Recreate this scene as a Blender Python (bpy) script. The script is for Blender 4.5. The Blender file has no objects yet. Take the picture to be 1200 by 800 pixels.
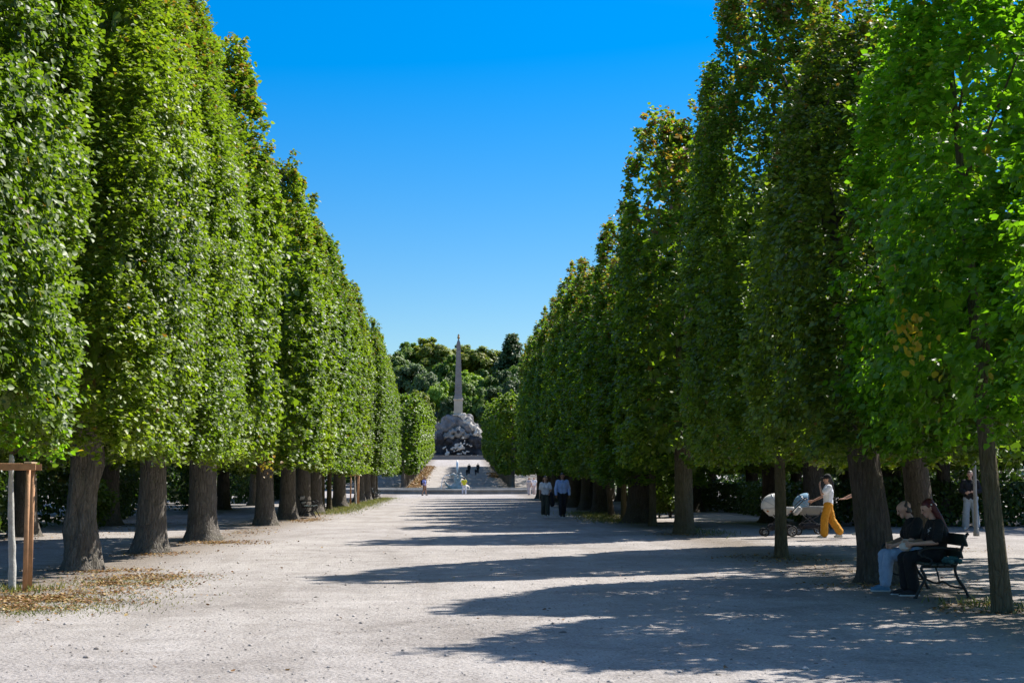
EXPOSURE = 0.9
SKY_SAT, SKY_SAT_TOP, SKY_HUE, SKY_STR, SKY_VAL = 1.60, 1.0, 0.5035, 0.12, 0.52
import bpy, math, random
import numpy as np
from mathutils import Vector, Euler, Matrix, noise as mnoise
R = math.radians
PI = math.pi
S = bpy.context.scene
COL = S.collection
rng = np.random.default_rng(7)
random.seed(7)

# ------------------------------------------------------------------ scene, camera, light
S.render.engine = 'CYCLES'
S.cycles.max_bounces = 14
S.cycles.diffuse_bounces = 9
S.cycles.glossy_bounces = 2
S.cycles.transmission_bounces = 10
S.cycles.transparent_max_bounces = 6
S.cycles.use_denoising = True
S.cycles.caustics_reflective = False
S.cycles.caustics_refractive = False
S.view_settings.view_transform = 'Standard'
S.view_settings.look = 'None'
S.view_settings.gamma = 1
S.view_settings.exposure = EXPOSURE
S.view_settings.use_curve_mapping = False

cd = bpy.data.cameras.new('camera')
cam = bpy.data.objects.new('camera', cd)
COL.objects.link(cam)
cd.sensor_width = 36
cd.lens = 51
cd.clip_start = 0.1
cd.clip_end = 6000
cam.location = (0, 0, 1.6)
cam.rotation_euler = (R(90 + 5.37), 0, R(-2.12))
S.camera = cam

SUN_EL, SUN_AZ = 51.0, 35.0      # azimuth measured from +x towards +y
sd = bpy.data.lights.new('sun', 'SUN')
sun = bpy.data.objects.new('sun', sd)
COL.objects.link(sun)
sd.energy = 4.6
sd.angle = R(0.53)
sd.color = (1.0, 0.955, 0.88)
tosun = Vector((math.cos(R(SUN_EL)) * math.cos(R(SUN_AZ)), math.cos(R(SUN_EL)) * math.sin(R(SUN_AZ)), math.sin(R(SUN_EL))))
sun.rotation_euler = tosun.to_track_quat('Z', 'Y').to_euler()

W = bpy.data.worlds.new('World')
S.world = W
W.use_nodes = True
wn = W.node_tree.nodes
wl = W.node_tree.links
sky = wn.new('ShaderNodeTexSky')
sky.sky_type = 'NISHITA'
sky.sun_disc = False
sky.sun_elevation = R(SUN_EL)
sky.sun_rotation = R(90 - SUN_AZ)
sky.altitude = 200
sky.air_density = 1.0
sky.dust_density = 0.25
sky.ozone_density = 2.5
hsv = wn.new('ShaderNodeHueSaturation')
# sky graded by height: bluer, dimmer low down, less saturated overhead for neutral shade
wtc = wn.new('ShaderNodeTexCoord')
wsep = wn.new('ShaderNodeSeparateXYZ')
wl.new(wtc.outputs['Generated'], wsep.inputs[0])
wmr = wn.new('ShaderNodeMapRange')
wl.new(wsep.outputs[2], wmr.inputs[0])
for i, v in enumerate((0.30, 0.75, SKY_SAT, SKY_SAT_TOP)): wmr.inputs[i + 1].default_value = v
wl.new(wmr.outputs[0], hsv.inputs['Saturation'])
wmv = wn.new('ShaderNodeMapRange')
wl.new(wsep.outputs[2], wmv.inputs[0])
for i, v in enumerate((0.02, 0.6, SKY_VAL, 1.0)): wmv.inputs[i + 1].default_value = v
wl.new(wmv.outputs[0], hsv.inputs['Value'])
hsv.inputs['Hue'].default_value = SKY_HUE
wl.new(sky.outputs[0], hsv.inputs['Color'])
wl.new(hsv.outputs[0], wn['Background'].inputs[0])
wn['Background'].inputs[1].default_value = SKY_STR

# ------------------------------------------------------------------ tagging
def tag(o, label=None, cat=None, group=None, kind=None):
    if label: o['label'] = label
    if cat: o['category'] = cat
    if group: o['group'] = group
    if kind: o['kind'] = kind
    return o

def empty(name, loc=(0, 0, 0), rz=0.0, label=None, cat=None, group=None):
    o = bpy.data.objects.new(name, None)
    COL.objects.link(o)
    o.location = loc
    o.rotation_euler = (0, 0, rz)
    o.empty_display_size = 0.2
    return tag(o, label, cat, group)

def link_mesh(name, me, parent=None, loc=(0, 0, 0), rot=(0, 0, 0)):
    o = bpy.data.objects.new(name, me)
    COL.objects.link(o)
    o.location = loc
    o.rotation_euler = rot
    if parent: o.parent = parent
    return o

def kids(o):
    return [c for c in COL.objects if c.parent == o]

def copy_tree(o, children=None, parent=None):
    c = o.copy()
    COL.objects.link(c)
    c.parent = parent
    for ch in (children if children is not None else kids(o)):
        copy_tree(ch, None, c)
    return c

# ------------------------------------------------------------------ materials
def nodes_of(m):
    m.use_nodes = True
    nt = m.node_tree
    b = nt.nodes['Principled BSDF']
    return nt, nt.nodes, nt.links, b

def ramp(N, stops, interp='LINEAR'):
    r = N.new('ShaderNodeValToRGB')
    r.color_ramp.interpolation = interp
    e = r.color_ramp.elements
    while len(e) > 1: e.remove(e[-1])
    e[0].position = stops[0][0]
    e[0].color = (*stops[0][1], 1)
    for p, c in stops[1:]:
        k = e.new(p)
        k.color = (*c, 1)
    return r

def mixc(N, L, fac, a, b, mode='MIX'):
    m = N.new('ShaderNodeMix')
    m.data_type = 'RGBA'
    m.blend_type = mode
    for sock, v in ((m.inputs[0], fac), (m.inputs[6], a), (m.inputs[7], b)):
        if hasattr(v, 'links') or hasattr(v, 'is_linked'): L.new(v, sock)
        elif isinstance(v, (int, float)): sock.default_value = v
        else: sock.default_value = (*v, 1)
    return m.outputs[2]

def math_(N, L, op, a, b=None, c=None, clamp=False):
    m = N.new('ShaderNodeMath')
    m.operation = op
    m.use_clamp = clamp
    for i, v in enumerate((a, b, c)):
        if v is None: continue
        if isinstance(v, (int, float)): m.inputs[i].default_value = v
        else: L.new(v, m.inputs[i])
    return m.outputs[0]

def noise_tex(N, L, vec, scale, detail=4, rough=0.6, distort=0.0):
    t = N.new('ShaderNodeTexNoise')
    t.inputs['Scale'].default_value = scale
    t.inputs['Detail'].default_value = detail
    t.inputs['Roughness'].default_value = rough
    t.inputs['Distortion'].default_value = distort
    if vec is not None: L.new(vec, t.inputs['Vector'])
    return t.outputs['Fac']

def maprange(N, L, v, a, b, c=0.0, d=1.0):
    m = N.new('ShaderNodeMapRange')
    L.new(v, m.inputs[0])
    for i, x in enumerate((a, b, c, d)): m.inputs[i + 1].default_value = x
    return m.outputs[0]

MATS = {}
def mat(name, col, rough=0.7, metal=0.0, var=0.15, scale=12.0, bump=0.0, bscale=80.0, spec=0.4):
    """plain painted / cloth / metal surface with a little uneven wear"""
    if name in MATS: return MATS[name]
    m = bpy.data.materials.new(name)
    nt, N, L, B = nodes_of(m)
    tc = N.new('ShaderNodeTexCoord')
    f = noise_tex(N, L, tc.outputs['Object'], scale, 5, 0.6)
    d = tuple(max(0, c * (1 - var)) for c in col)
    u = tuple(min(1, c * (1 + var)) for c in col)
    r = ramp(N, [(0.3, d), (0.7, u)])
    L.new(f, r.inputs[0])
    L.new(r.outputs[0], B.inputs['Base Color'])
    B.inputs['Roughness'].default_value = rough
    B.inputs['Metallic'].default_value = metal
    B.inputs['Specular IOR Level'].default_value = spec
    if bump:
        bp = N.new('ShaderNodeBump')
        bp.inputs['Strength'].default_value = bump
        bp.inputs['Distance'].default_value = 0.01
        g = noise_tex(N, L, tc.outputs['Object'], bscale, 4, 0.6)
        L.new(g, bp.inputs['Height'])
        L.new(bp.outputs[0], B.inputs['Normal'])
    MATS[name] = m
    return m

def leaf_mat(name, stops, trans=0.35, rough=0.42, vary=0.12, spec=0.5, tmul=(1.5, 1.7, 0.7)):
    """leaves: per-leaf colour from the float attribute 'tint', part of the light goes through"""
    m = bpy.data.materials.new(name)
    nt, N, L, B = nodes_of(m)
    at = N.new('ShaderNodeAttribute')
    at.attribute_name = 'tint'
    r = ramp(N, stops)
    L.new(at.outputs['Fac'], r.inputs[0])
    oi = N.new('ShaderNodeObjectInfo')
    hs = N.new('ShaderNodeHueSaturation')
    L.new(maprange(N, L, oi.outputs['Random'], 0, 1, 0.5 - 0.006, 0.5 + 0.010), hs.inputs['Hue'])
    L.new(maprange(N, L, oi.outputs['Random'], 0, 1, 1 + vary, 1 - vary), hs.inputs['Value'])
    L.new(r.outputs[0], hs.inputs['Color'])
    L.new(hs.outputs[0], B.inputs['Base Color'])
    B.inputs['Roughness'].default_value = rough
    B.inputs['Specular IOR Level'].default_value = spec
    tr = N.new('ShaderNodeBsdfTranslucent')
    tcol = mixc(N, L, 1.0, hs.outputs[0], tmul, 'MULTIPLY')
    L.new(tcol, tr.inputs['Color'])
    mx = N.new('ShaderNodeMixShader')
    mx.inputs[0].default_value = trans
    L.new(B.outputs[0], mx.inputs[1])
    L.new(tr.outputs[0], mx.inputs[2])
    L.new(mx.outputs[0], N['Material Output'].inputs[0])
    MATS[name] = m
    return m

def bark_mat(name, c1, c2, c3, moss=0.3):
    m = bpy.data.materials.new(name)
    nt, N, L, B = nodes_of(m)
    tc = N.new('ShaderNodeTexCoord')
    mp = N.new('ShaderNodeMapping')
    mp.inputs['Scale'].default_value = (1, 1, 0.16)
    L.new(tc.outputs['Object'], mp.inputs[0])
    big = noise_tex(N, L, tc.outputs['Object'], 2.2, 4, 0.55)
    st = noise_tex(N, L, mp.outputs[0], 26, 6, 0.65, 0.4)
    fine = noise_tex(N, L, tc.outputs['Object'], 90, 3, 0.6)
    r = ramp(N, [(0.28, c1), (0.5, c2), (0.72, c3)])
    s1 = math_(N, L, 'MULTIPLY_ADD', st, 0.75, math_(N, L, 'MULTIPLY', big, 0.25))
    L.new(s1, r.inputs[0])
    g = maprange(N, L, noise_tex(N, L, tc.outputs['Object'], 3.1, 5, 0.65), 0.52, 0.7)
    col = mixc(N, L, math_(N, L, 'MULTIPLY', g, moss), r.outputs[0], (0.085, 0.085, 0.03))
    L.new(col, B.inputs['Base Color'])
    B.inputs['Roughness'].default_value = 0.92
    B.inputs['Specular IOR Level'].default_value = 0.2
    mp2 = N.new('ShaderNodeMapping')
    mp2.inputs['Scale'].default_value = (1, 1, 0.22)
    L.new(tc.outputs['Object'], mp2.inputs[0])
    vd = N.new('ShaderNodeTexVoronoi')
    vd.feature = 'DISTANCE_TO_EDGE'
    vd.inputs['Scale'].default_value = 17
    wv = N.new('ShaderNodeVectorMath'); wv.operation = 'ADD'
    L.new(mp2.outputs[0], wv.inputs[0])
    dv = N.new('ShaderNodeTexNoise'); dv.inputs['Scale'].default_value = 7
    L.new(mp2.outputs[0], dv.inputs['Vector'])
    sc_ = N.new('ShaderNodeVectorMath'); sc_.operation = 'SCALE'; sc_.inputs['Scale'].default_value = 0.14
    L.new(dv.outputs['Color'], sc_.inputs[0]); L.new(sc_.outputs[0], wv.inputs[1])
    L.new(wv.outputs[0], vd.inputs['Vector'])
    fis = maprange(N, L, vd.outputs['Distance'], 0.0, 0.16)
    h = math_(N, L, 'MULTIPLY_ADD', fis, 0.55, math_(N, L, 'MULTIPLY_ADD', fine, 0.3, st))
    bp = N.new('ShaderNodeBump')
    bp.inputs['Strength'].default_value = 1.0
    bp.inputs['Distance'].default_value = 0.05
    L.new(h, bp.inputs['Height'])
    L.new(bp.outputs[0], B.inputs['Normal'])
    MATS[name] = m
    return m

def stone_mat(name, c1, c2, c3, scale=1.2, bump=0.6, dist=0.06):
    m = bpy.data.materials.new(name)
    nt, N, L, B = nodes_of(m)
    tc = N.new('ShaderNodeTexCoord')
    a = noise_tex(N, L, tc.outputs['Object'], scale, 8, 0.65, 0.3)
    b = noise_tex(N, L, tc.outputs['Object'], scale * 9, 5, 0.6)
    r = ramp(N, [(0.3, c1), (0.5, c2), (0.7, c3)])
    L.new(math_(N, L, 'MULTIPLY_ADD', a, 0.7, math_(N, L, 'MULTIPLY', b, 0.3)), r.inputs[0])
    L.new(r.outputs[0], B.inputs['Base Color'])
    B.inputs['Roughness'].default_value = 0.9
    B.inputs['Specular IOR Level'].default_value = 0.25
    bp = N.new('ShaderNodeBump')
    bp.inputs['Strength'].default_value = bump
    bp.inputs['Distance'].default_value = dist
    L.new(math_(N, L, 'ADD', a, math_(N, L, 'MULTIPLY', b, 0.3)), bp.inputs['Height'])
    L.new(bp.outputs[0], B.inputs['Normal'])
    MATS[name] = m
    return m

# ------------------------------------------------------------------ mesh builder
class MB:
    def __init__(self):
        self.v, self.f = [], []
    def add(self, vs, fs):
        n = len(self.v)
        self.v += [tuple(p) for p in vs]
        self.f += [tuple(i + n for i in q) for q in fs]
    def box(self, c, s, rz=0.0, bev=0.0, rot=None):
        hx, hy, hz = s[0] / 2, s[1] / 2, s[2] / 2
        M = (rot.to_matrix() if rot else Matrix.Rotation(rz, 3, 'Z'))
        if bev <= 0:
            P = [(x, y, z) for z in (-hz, hz) for (x, y) in ((-hx, -hy), (hx, -hy), (hx, hy), (-hx, hy))]
            F = [(3, 2, 1, 0), (4, 5, 6, 7), (0, 1, 5, 4), (1, 2, 6, 5), (2, 3, 7, 6), (3, 0, 4, 7)]
        else:
            b = min(bev, hx * .9, hy * .9, hz * .9)
            ring = lambda ax, ay, z: [(-ax + b, -ay, z), (ax - b, -ay, z), (ax, -ay + b, z), (ax, ay - b, z), (ax - b, ay, z), (-ax + b, ay, z), (-ax, ay - b, z), (-ax, -ay + b, z)]
            P = ring(hx - b, hy - b, -hz) + ring(hx, hy, -hz + b) + ring(hx, hy, hz - b) + ring(hx - b, hy - b, hz)
            F = [tuple(range(7, -1, -1)), tuple(range(24, 32))]
            for k in range(3):
                for i in range(8):
                    j = (i + 1) % 8
                    F.append((k * 8 + i, k * 8 + j, k * 8 + 8 + j, k * 8 + 8 + i))
        c = Vector(c)
        self.add([M @ Vector(p) + c for p in P], F)
    def tube(self, pts, rad, seg=8, closed=False, cap=True):
        pts = [Vector(p) for p in pts]
        n = len(pts)
        if not hasattr(rad, '__len__'): rad = [rad] * n
        rings, up = [], None
        for i in range(n):
            a = pts[i - 1] if (i > 0 or closed) else pts[i]
            b = pts[(i + 1) % n] if (i < n - 1 or closed) else pts[i]
            t = (b - a).normalized()
            if up is None:
                up = Vector((0, 0, 1)) if abs(t.z) < 0.9 else Vector((1, 0, 0))
            u = (up - t * up.dot(t)).normalized()
            w = t.cross(u)
            up = u
            rings.append([pts[i] + (u * math.cos(2 * PI * k / seg) + w * math.sin(2 * PI * k / seg)) * rad[i] for k in range(seg)])
        vs = [p for r in rings for p in r]
        fs = []
        m = n if closed else n - 1
        for i in range(m):
            for k in range(seg):
                k2 = (k + 1) % seg
                j = (i + 1) % n
                fs.append((i * seg + k, i * seg + k2, j * seg + k2, j * seg + k))
        if cap and not closed:
            fs.append(tuple(range(seg - 1, -1, -1)))
            fs.append(tuple((n - 1) * seg + k for k in range(seg)))
        self.add(vs, fs)
    def capsule(self, p0, r0, p1, r1, seg=12, k=4):
        p0, p1 = Vector(p0), Vector(p1)
        d = p1 - p0
        ax = d.normalized() if d.length > 1e-6 else Vector((0, 0, 1))
        pts, rad = [], []
        for i in range(k + 1):
            a = PI / 2 * i / k
            pts.append(p0 - ax * r0 * math.cos(a)); rad.append(max(r0 * math.sin(a), r0 * 0.02))
        for i in range(k + 1):
            a = PI / 2 * i / k
            pts.append(p1 + ax * r1 * math.sin(a)); rad.append(max(r1 * math.cos(a), r1 * 0.02))
        if d.length < 1e-6:
            del pts[k]; del rad[k]
        self.tube(pts, rad, seg)
    def lathe(self, prof, seg=24, c=(0, 0, 0), rot=0.0):
        vs, fs = [], []
        for (r, z) in prof:
            for k in range(seg):
                a = 2 * PI * k / seg + rot
                vs.append((c[0] + r * math.cos(a), c[1] + r * math.sin(a), c[2] + z))
        n = len(prof)
        for i in range(n - 1):
            for k in range(seg):
                k2 = (k + 1) % seg
                fs.append((i * seg + k, i * seg + k2, (i + 1) * seg + k2, (i + 1) * seg + k))
        fs.append(tuple(range(seg - 1, -1, -1)))
        fs.append(tuple((n - 1) * seg + k for k in range(seg)))
        self.add(vs, fs)
    def mesh(self, name, m, smooth=True):
        me = bpy.data.meshes.new(name)
        me.from_pydata(self.v, [], self.f)
        for x in (m if isinstance(m, (list, tuple)) else [m]): me.materials.append(x)
        if smooth: me.polygons.foreach_set('use_smooth', [True] * len(me.polygons))
        me.update()
        return me
    def build(self, name, m, parent=None, loc=(0, 0, 0), rot=(0, 0, 0), smooth=False):
        return link_mesh(name, self.mesh(name, m, smooth), parent, loc, rot)

def catmull(pts, n=6):
    pts = [Vector(p) for p in pts]
    out = []
    for i in range(len(pts) - 1):
        p0 = pts[max(i - 1, 0)]; p1 = pts[i]; p2 = pts[i + 1]; p3 = pts[min(i + 2, len(pts) - 1)]
        for k in range(n):
            t = k / n
            out.append(0.5 * ((2 * p1) + (p2 - p0) * t + (2 * p0 - 5 * p1 + 4 * p2 - p3) * t * t + (3 * p1 - p0 - 3 * p2 + p3) * t ** 3))
    out.append(pts[-1])
    return out

def fuse(mb, voxel, smooth_it=4, name='blob'):
    """one continuous skin round overlapping volumes (voxel remesh + smoothing), returned as a fresh mesh"""
    me = bpy.data.meshes.new(name)
    me.from_pydata(mb.v, [], mb.f)
    o = bpy.data.objects.new('fuse', me)
    COL.objects.link(o)
    md = o.modifiers.new('r', 'REMESH')
    md.mode = 'VOXEL'
    md.voxel_size = voxel
    md.use_smooth_shade = True
    if smooth_it:
        sm = o.modifiers.new('s', 'SMOOTH')
        sm.iterations = smooth_it
        sm.factor = 0.5
    dg = bpy.context.evaluated_depsgraph_get()
    out = bpy.data.meshes.new_from_object(o.evaluated_get(dg))
    out.name = name
    bpy.data.objects.remove(o)
    bpy.data.meshes.remove(me)
    return out

def mesh_np(name, verts, loops, starts, totals, m, tint=None, smooth=False):
    me = bpy.data.meshes.new(name)
    me.vertices.add(len(verts))
    me.vertices.foreach_set('co', np.ascontiguousarray(verts, dtype=np.float32).ravel())
    me.loops.add(len(loops))
    me.loops.foreach_set('vertex_index', np.ascontiguousarray(loops, dtype=np.int32))
    me.polygons.add(len(starts))
    me.polygons.foreach_set('loop_start', np.ascontiguousarray(starts, dtype=np.int32))
    me.polygons.foreach_set('loop_total', np.ascontiguousarray(totals, dtype=np.int32))
    if smooth: me.polygons.foreach_set('use_smooth', np.ones(len(starts), dtype=bool))
    me.update(calc_edges=True)
    if tint is not None:
        a = me.attributes.new('tint', 'FLOAT', 'FACE')
        a.data.foreach_set('value', np.ascontiguousarray(tint, dtype=np.float32))
    me.materials.append(m)
    return me
# ------------------------------------------------------------------ leaves
LEAF6 = np.array([[0, 0, 0], [.22, -.42, .07], [.62, -.33, .05], [1, 0, -.10], [.62, .33, .05], [.22, .42, .07]])
def unit(a):
    return a / np.maximum(np.linalg.norm(a, axis=1, keepdims=True), 1e-9)

def leaves_mesh(name, P, Nrm, Ax, size, tint, m):
    """P leaf bases, Nrm normals, Ax rough long axes: one six-point folded leaf each"""
    n = len(P)
    Nrm = unit(Nrm)
    A = unit(Ax - Nrm * np.sum(Ax * Nrm, axis=1, keepdims=True))
    Bv = np.cross(Nrm, A)
    T = LEAF6
    V = (P[:, None, :] + size[:, None, None] * (T[None, :, 0:1] * A[:, None, :] + T[None, :, 1:2] * Bv[:, None, :] + T[None, :, 2:3] * Nrm[:, None, :]))
    base = (np.arange(n) * 6)[:, None]
    loops = (base + np.array([0, 1, 2, 3, 0, 3, 4, 5])[None, :]).ravel()
    starts = np.arange(n * 2) * 4
    return mesh_np(name, V.reshape(-1, 3), loops, starts, np.full(n * 2, 4), m, np.repeat(tint, 2))

def wavy(P, r, waves, amp):
    out = np.zeros(len(P))
    for (k, ph, a) in waves:
        out += a * np.sin(P @ k + ph)
    return out * amp

def make_waves(r, n, lo, hi):
    w = []
    for _ in range(n):
        k = unit(r.normal(size=(1, 3)))[0] * r.uniform(lo, hi)
        w.append((k, r.uniform(0, 6.28), 1.0 / math.sqrt(n)))
    return w

def smooth01(x, a, b):
    t = np.clip((x - a) / (b - a), 0, 1)
    return t * t * (3 - 2 * t)

def clipped_crown(seed, n, leaf, m, hx=1.65, hy=3.05, z0=2.25, z1=12.8, autumn=0.22, topcut=0.45, droop=1.0, taper=0.82, relief=1.0, holes=0.85, xt=0.64, pw=4.2, gap=0.6, fill=0.03, smallamp=0.11):
    """a clipped street-tree crown: sheared upright faces below, loose pointed shoots above, thin places all over"""
    r = np.random.default_rng(seed)
    p = pw
    th = np.linspace(0, 2 * PI, 721)
    rad = (np.abs(np.cos(th) / hx) ** p + np.abs(np.sin(th) / hy) ** p) ** (-1 / p)
    X, Y = rad * np.cos(th), rad * np.sin(th)
    ds = np.hypot(np.diff(X), np.diff(Y))
    cum = np.concatenate([[0], np.cumsum(ds)]) / ds.sum()
    nb = int(n * 0.97)
    topy = r.uniform(-0.9, 0.9)
    def width(q):
        return 1 - taper * np.clip((q - topcut) / (1 - topcut), 0, 1) ** 1.55
    # sprays: little fans of leaves at twig ends, spread over the skin and a little inside it
    nc = max(60, nb // 30)
    ct = np.interp(r.random(nc), cum, th)
    # fewer sprays where the crown is narrow
    cz = r.random(int(nc * 2.2)) ** 0.95
    cz = cz[r.random(len(cz)) < 0.25 + 0.75 * width(cz)][:nc]
    cz = np.concatenate([cz, r.random(nc - len(cz)) * topcut])
    w = width(cz) * (0.90 + 0.10 * smooth01(cz, 0, 0.10))
    rr = (np.abs(np.cos(ct) / hx) ** p + np.abs(np.sin(ct) / hy) ** p) ** (-1 / p)
    gx = np.sign(np.cos(ct)) * np.abs(np.cos(ct) / hx) ** (p - 1) / hx
    gy = np.sign(np.sin(ct)) * np.abs(np.sin(ct) / hy) ** (p - 1) / hy
    out = unit(np.stack([gx, gy, 0.02 + 0.9 * smooth01(cz, topcut, 1.0)], 1))
    C = np.stack([rr * np.cos(ct) * (1 - xt + xt * w), rr * np.sin(ct) * w + topy * smooth01(cz, .5, 1), z0 + cz * (z1 - z0)], 1)
    big, small = make_waves(r, 7, 0.7, 1.9), make_waves(r, 9, 2.2, 5.5)
    off = (wavy(C, r, big, 0.15) + wavy(C, r, small, smallamp) + r.normal(0, .07, nc)) * relief
    off *= 0.65 + 1.5 * smooth01(cz, 0.45, 1.0)
    stray = r.random(nc) < 0.02
    off = np.where(stray, off + r.uniform(.1, .35, nc), off)
    dep = r.exponential(0.30, nc)
    C += out * (off - dep + 0.08)[:, None]
    # thin places where one looks into the crown
    thin = wavy(C, r, make_waves(r, 9, 1.6, 4.2), 1.0)
    keep = r.random(nc) > np.where(thin > gap, holes, 0.0) + 0.42 * smooth01(cz, 0.55, 1.0)
    C, out, cz, dep = C[keep], out[keep], cz[keep], dep[keep]
    nc = len(C)
    C[:, 2] -= 0.30 * smooth01(-cz, -0.06, 0) * r.random(nc) * droop
    C[:, 2] = np.where(C[:, 2] < z0 - .22, z0 - .22 + .3 * r.random(nc), C[:, 2])
    nb = int(nb * keep.mean())
    idx = r.integers(0, nc, nb)
    # each spray hangs outwards and down along a twig
    tw = unit(out * 0.8 + np.array([0, 0, -0.35]) + r.normal(0, .45, (nc, 3)))
    L_ = r.uniform(0.12, 0.30, nc)
    s = r.uniform(-1, 1, nb)
    P = C[idx] + tw[idx] * (s * L_[idx])[:, None] + r.normal(0, 0.048, (nb, 3))
    O = out[idx]
    # loose upright shoots at the top
    ns = int(n * 0.05)
    k = 40
    sx = r.uniform(-1, 1, k) * hx * 0.55
    sy = r.normal(0, .5, k) * hy * 0.55
    q = np.clip(1 - np.abs(sy) / hy / 0.95, 0, 1) ** .7
    sh = z0 + (z1 - z0) * (topcut + (1 - topcut) * q * .96) - np.abs(sx / hx) * .5
    si = r.integers(0, k, ns)
    sl = r.uniform(-0.9, 1, ns)
    ln = r.uniform(0.25, 0.8, k)
    lean = r.normal(0, 0.18, (k, 2))
    wd = .10 * (1.1 - .5 * sl)
    Ps = np.stack([sx[si] + lean[si, 0] * sl + r.normal(0, 1, ns) * wd, sy[si] + topy + lean[si, 1] * sl + r.normal(0, 1, ns) * wd, sh[si] + sl * ln[si]], 1)
    P = np.concatenate([P, Ps])
    O = np.concatenate([O, unit(r.normal(size=(ns, 3)) + np.array([0, 0, .6]))])
    # sparse inner leaves round the limbs
    nf = int(n * fill)
    zi = r.random(nf) ** 1.2
    wi = width(zi) * 0.80
    a = r.uniform(-1, 1, (nf, 2))
    P = np.concatenate([P, np.stack([a[:, 0] * hx * wi, a[:, 1] * hy * wi, z0 + .3 + zi * (z1 - z0 - 1.0)], 1)])
    O = np.concatenate([O, unit(r.normal(size=(nf, 3)))])
    N_ = len(P)
    nrm = O * 0.60 + np.array([0, 0, 0.50]) + unit(r.normal(size=(N_, 3))) * 0.72
    ax = np.array([0, 0, -1.0]) * 0.8 + O * 0.6 + unit(r.normal(size=(N_, 3))) * 0.9
    size = leaf * r.uniform(0.6, 1.2, N_)
    size[-nf:] *= 1.9
    h = (P[:, 2] - z0) / (z1 - z0)
    tint = np.clip(r.normal(0.38, 0.17, N_) + wavy(P, r, make_waves(r, 6, .5, 1.6), 0.10), 0, 0.72)
    au = r.random(N_) < (0.006 + autumn * smooth01(h, 0.50, 1.05) * (0.55 + 0.45 * np.sin(P[:, 1] * 1.7 + P[:, 2])))
    tint[au] = r.uniform(0.74, 1.0, au.sum())
    return leaves_mesh('crown', P, nrm, ax, size, tint, m)

def round_crown(seed, n, leaf, m, rx=7, rz=8, lobes=16, cone=False, base=0.0):
    """a free-grown crown far away: many clumps over an uneven volume"""
    r = np.random.default_rng(seed)
    nc = lobes * 9
    if cone:
        h = r.random(nc) ** 1.25
        ang = r.uniform(0, 6.28, nc)
        rr = rx * (1 - h) ** .8 * (0.45 + 0.55 * r.random(nc)) + 0.3
        C = np.stack([rr * np.cos(ang), rr * np.sin(ang), -rz + 2 * rz * h], 1)
        cs = rx * (0.16 + 0.16 * (1 - h))
    else:
        L_ = unit(r.normal(size=(lobes, 3)))
        L_[:, 2] = np.abs(L_[:, 2]) * 1.25 - 0.45
        lc = L_ * np.array([rx, rx, rz]) * r.uniform(0.45, 0.74, (lobes, 1))
        lr = r.uniform(0.26, 0.46, lobes) * rx
        li = r.integers(0, lobes, nc)
        d = unit(r.normal(size=(nc, 3)))
        d[:, 2] = np.where(d[:, 2] < -0.3, -d[:, 2], d[:, 2])
        C = lc[li] + d * lr[li][:, None] * r.uniform(0.75, 1.05, (nc, 1))
        cs = r.uniform(0.10, 0.2, nc) * rx
    idx = r.integers(0, nc, n)
    d = unit(r.normal(size=(n, 3)))
    P = C[idx] + d * cs[idx][:, None] * (r.random(n) ** 0.5)[:, None] * np.array([1, 1, 0.72])
    out = unit(P * np.array([1, 1, .8]) + np.array([0, 0, rz * .35]))
    nrm = out * 0.5 + d * 0.45 + np.array([0, 0, 0.4]) + unit(r.normal(size=(n, 3))) * 0.5
    ax = unit(r.normal(size=(n, 3))) + np.array([0, 0, -0.3])
    size = leaf * r.uniform(0.6, 1.4, n)
    ctint = r.normal(0.36, 0.16, nc)
    tint = np.clip(ctint[idx] + r.normal(0, 0.10, n), 0, 1.0)
    P[:, 2] += base
    return leaves_mesh('crown', P, nrm, ax, size, tint, m)

def leaf_box(seed, n, leaf, m, x0, x1, y0, y1, z0, z1, zvar=0.5, xvar=0.35, faces=(1, 1), zfun=None, top=0.3, name='foliage', autumn=0.02):
    """loose hedge or wood edge: leaves over the outside of a long uneven bank, faces = which x sides are leafed"""
    r = np.random.default_rng(seed)
    y = r.uniform(y0, y1, n)
    u = r.random(n)
    wv = make_waves(r, 8, 0.25, 1.4)
    wf = make_waves(r, 8, 0.8, 3.2)
    zz = r.random(n)
    zt = z1 + wavy(np.stack([y * 0 + 3, y, y * 0], 1), r, wv, zvar) + wavy(np.stack([y * 0 + 3, y, y * 0], 1), r, wf, zvar * .45)
    side = r.random(n)
    istop = side < top
    z = z0 + zz * (zt - z0)
    depth = r.exponential(0.35, n)
    left = (r.random(n) < faces[0] / max(1e-6, faces[0] + faces[1]))
    x = np.where(left, x0 + depth, x1 - depth)
    x = np.where(istop, x0 + u * (x1 - x0), x)
    z = np.where(istop, zt - depth, z)
    x = np.clip(x, x0, x1)
    P = np.stack([x, y, z], 1)
    bulge = wavy(P, r, wf, xvar) + wavy(P, r, wv, xvar)
    ox = np.where(left, -1.0, 1.0)
    P[:, 0] += np.where(istop, 0, ox * bulge)
    out = np.stack([np.where(istop, 0, ox), np.zeros(n), np.where(istop, 1.0, 0.15)], 1)
    if zfun is not None: P[:, 2] += zfun(P[:, 0], P[:, 1])
    nrm = out * 0.6 + np.array([0, 0, 0.4]) + unit(r.normal(size=(n, 3))) * 0.75
    ax = np.array([0, 0, -0.6]) + unit(r.normal(size=(n, 3)))
    size = leaf * r.uniform(0.6, 1.3, n)
    tint = np.clip(r.normal(0.34, 0.17, n), 0, 0.72)
    au = r.random(n) < autumn
    tint[au] = r.uniform(.75, 1, au.sum())
    return leaves_mesh(name, P, nrm, ax, size, tint, m)

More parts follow.
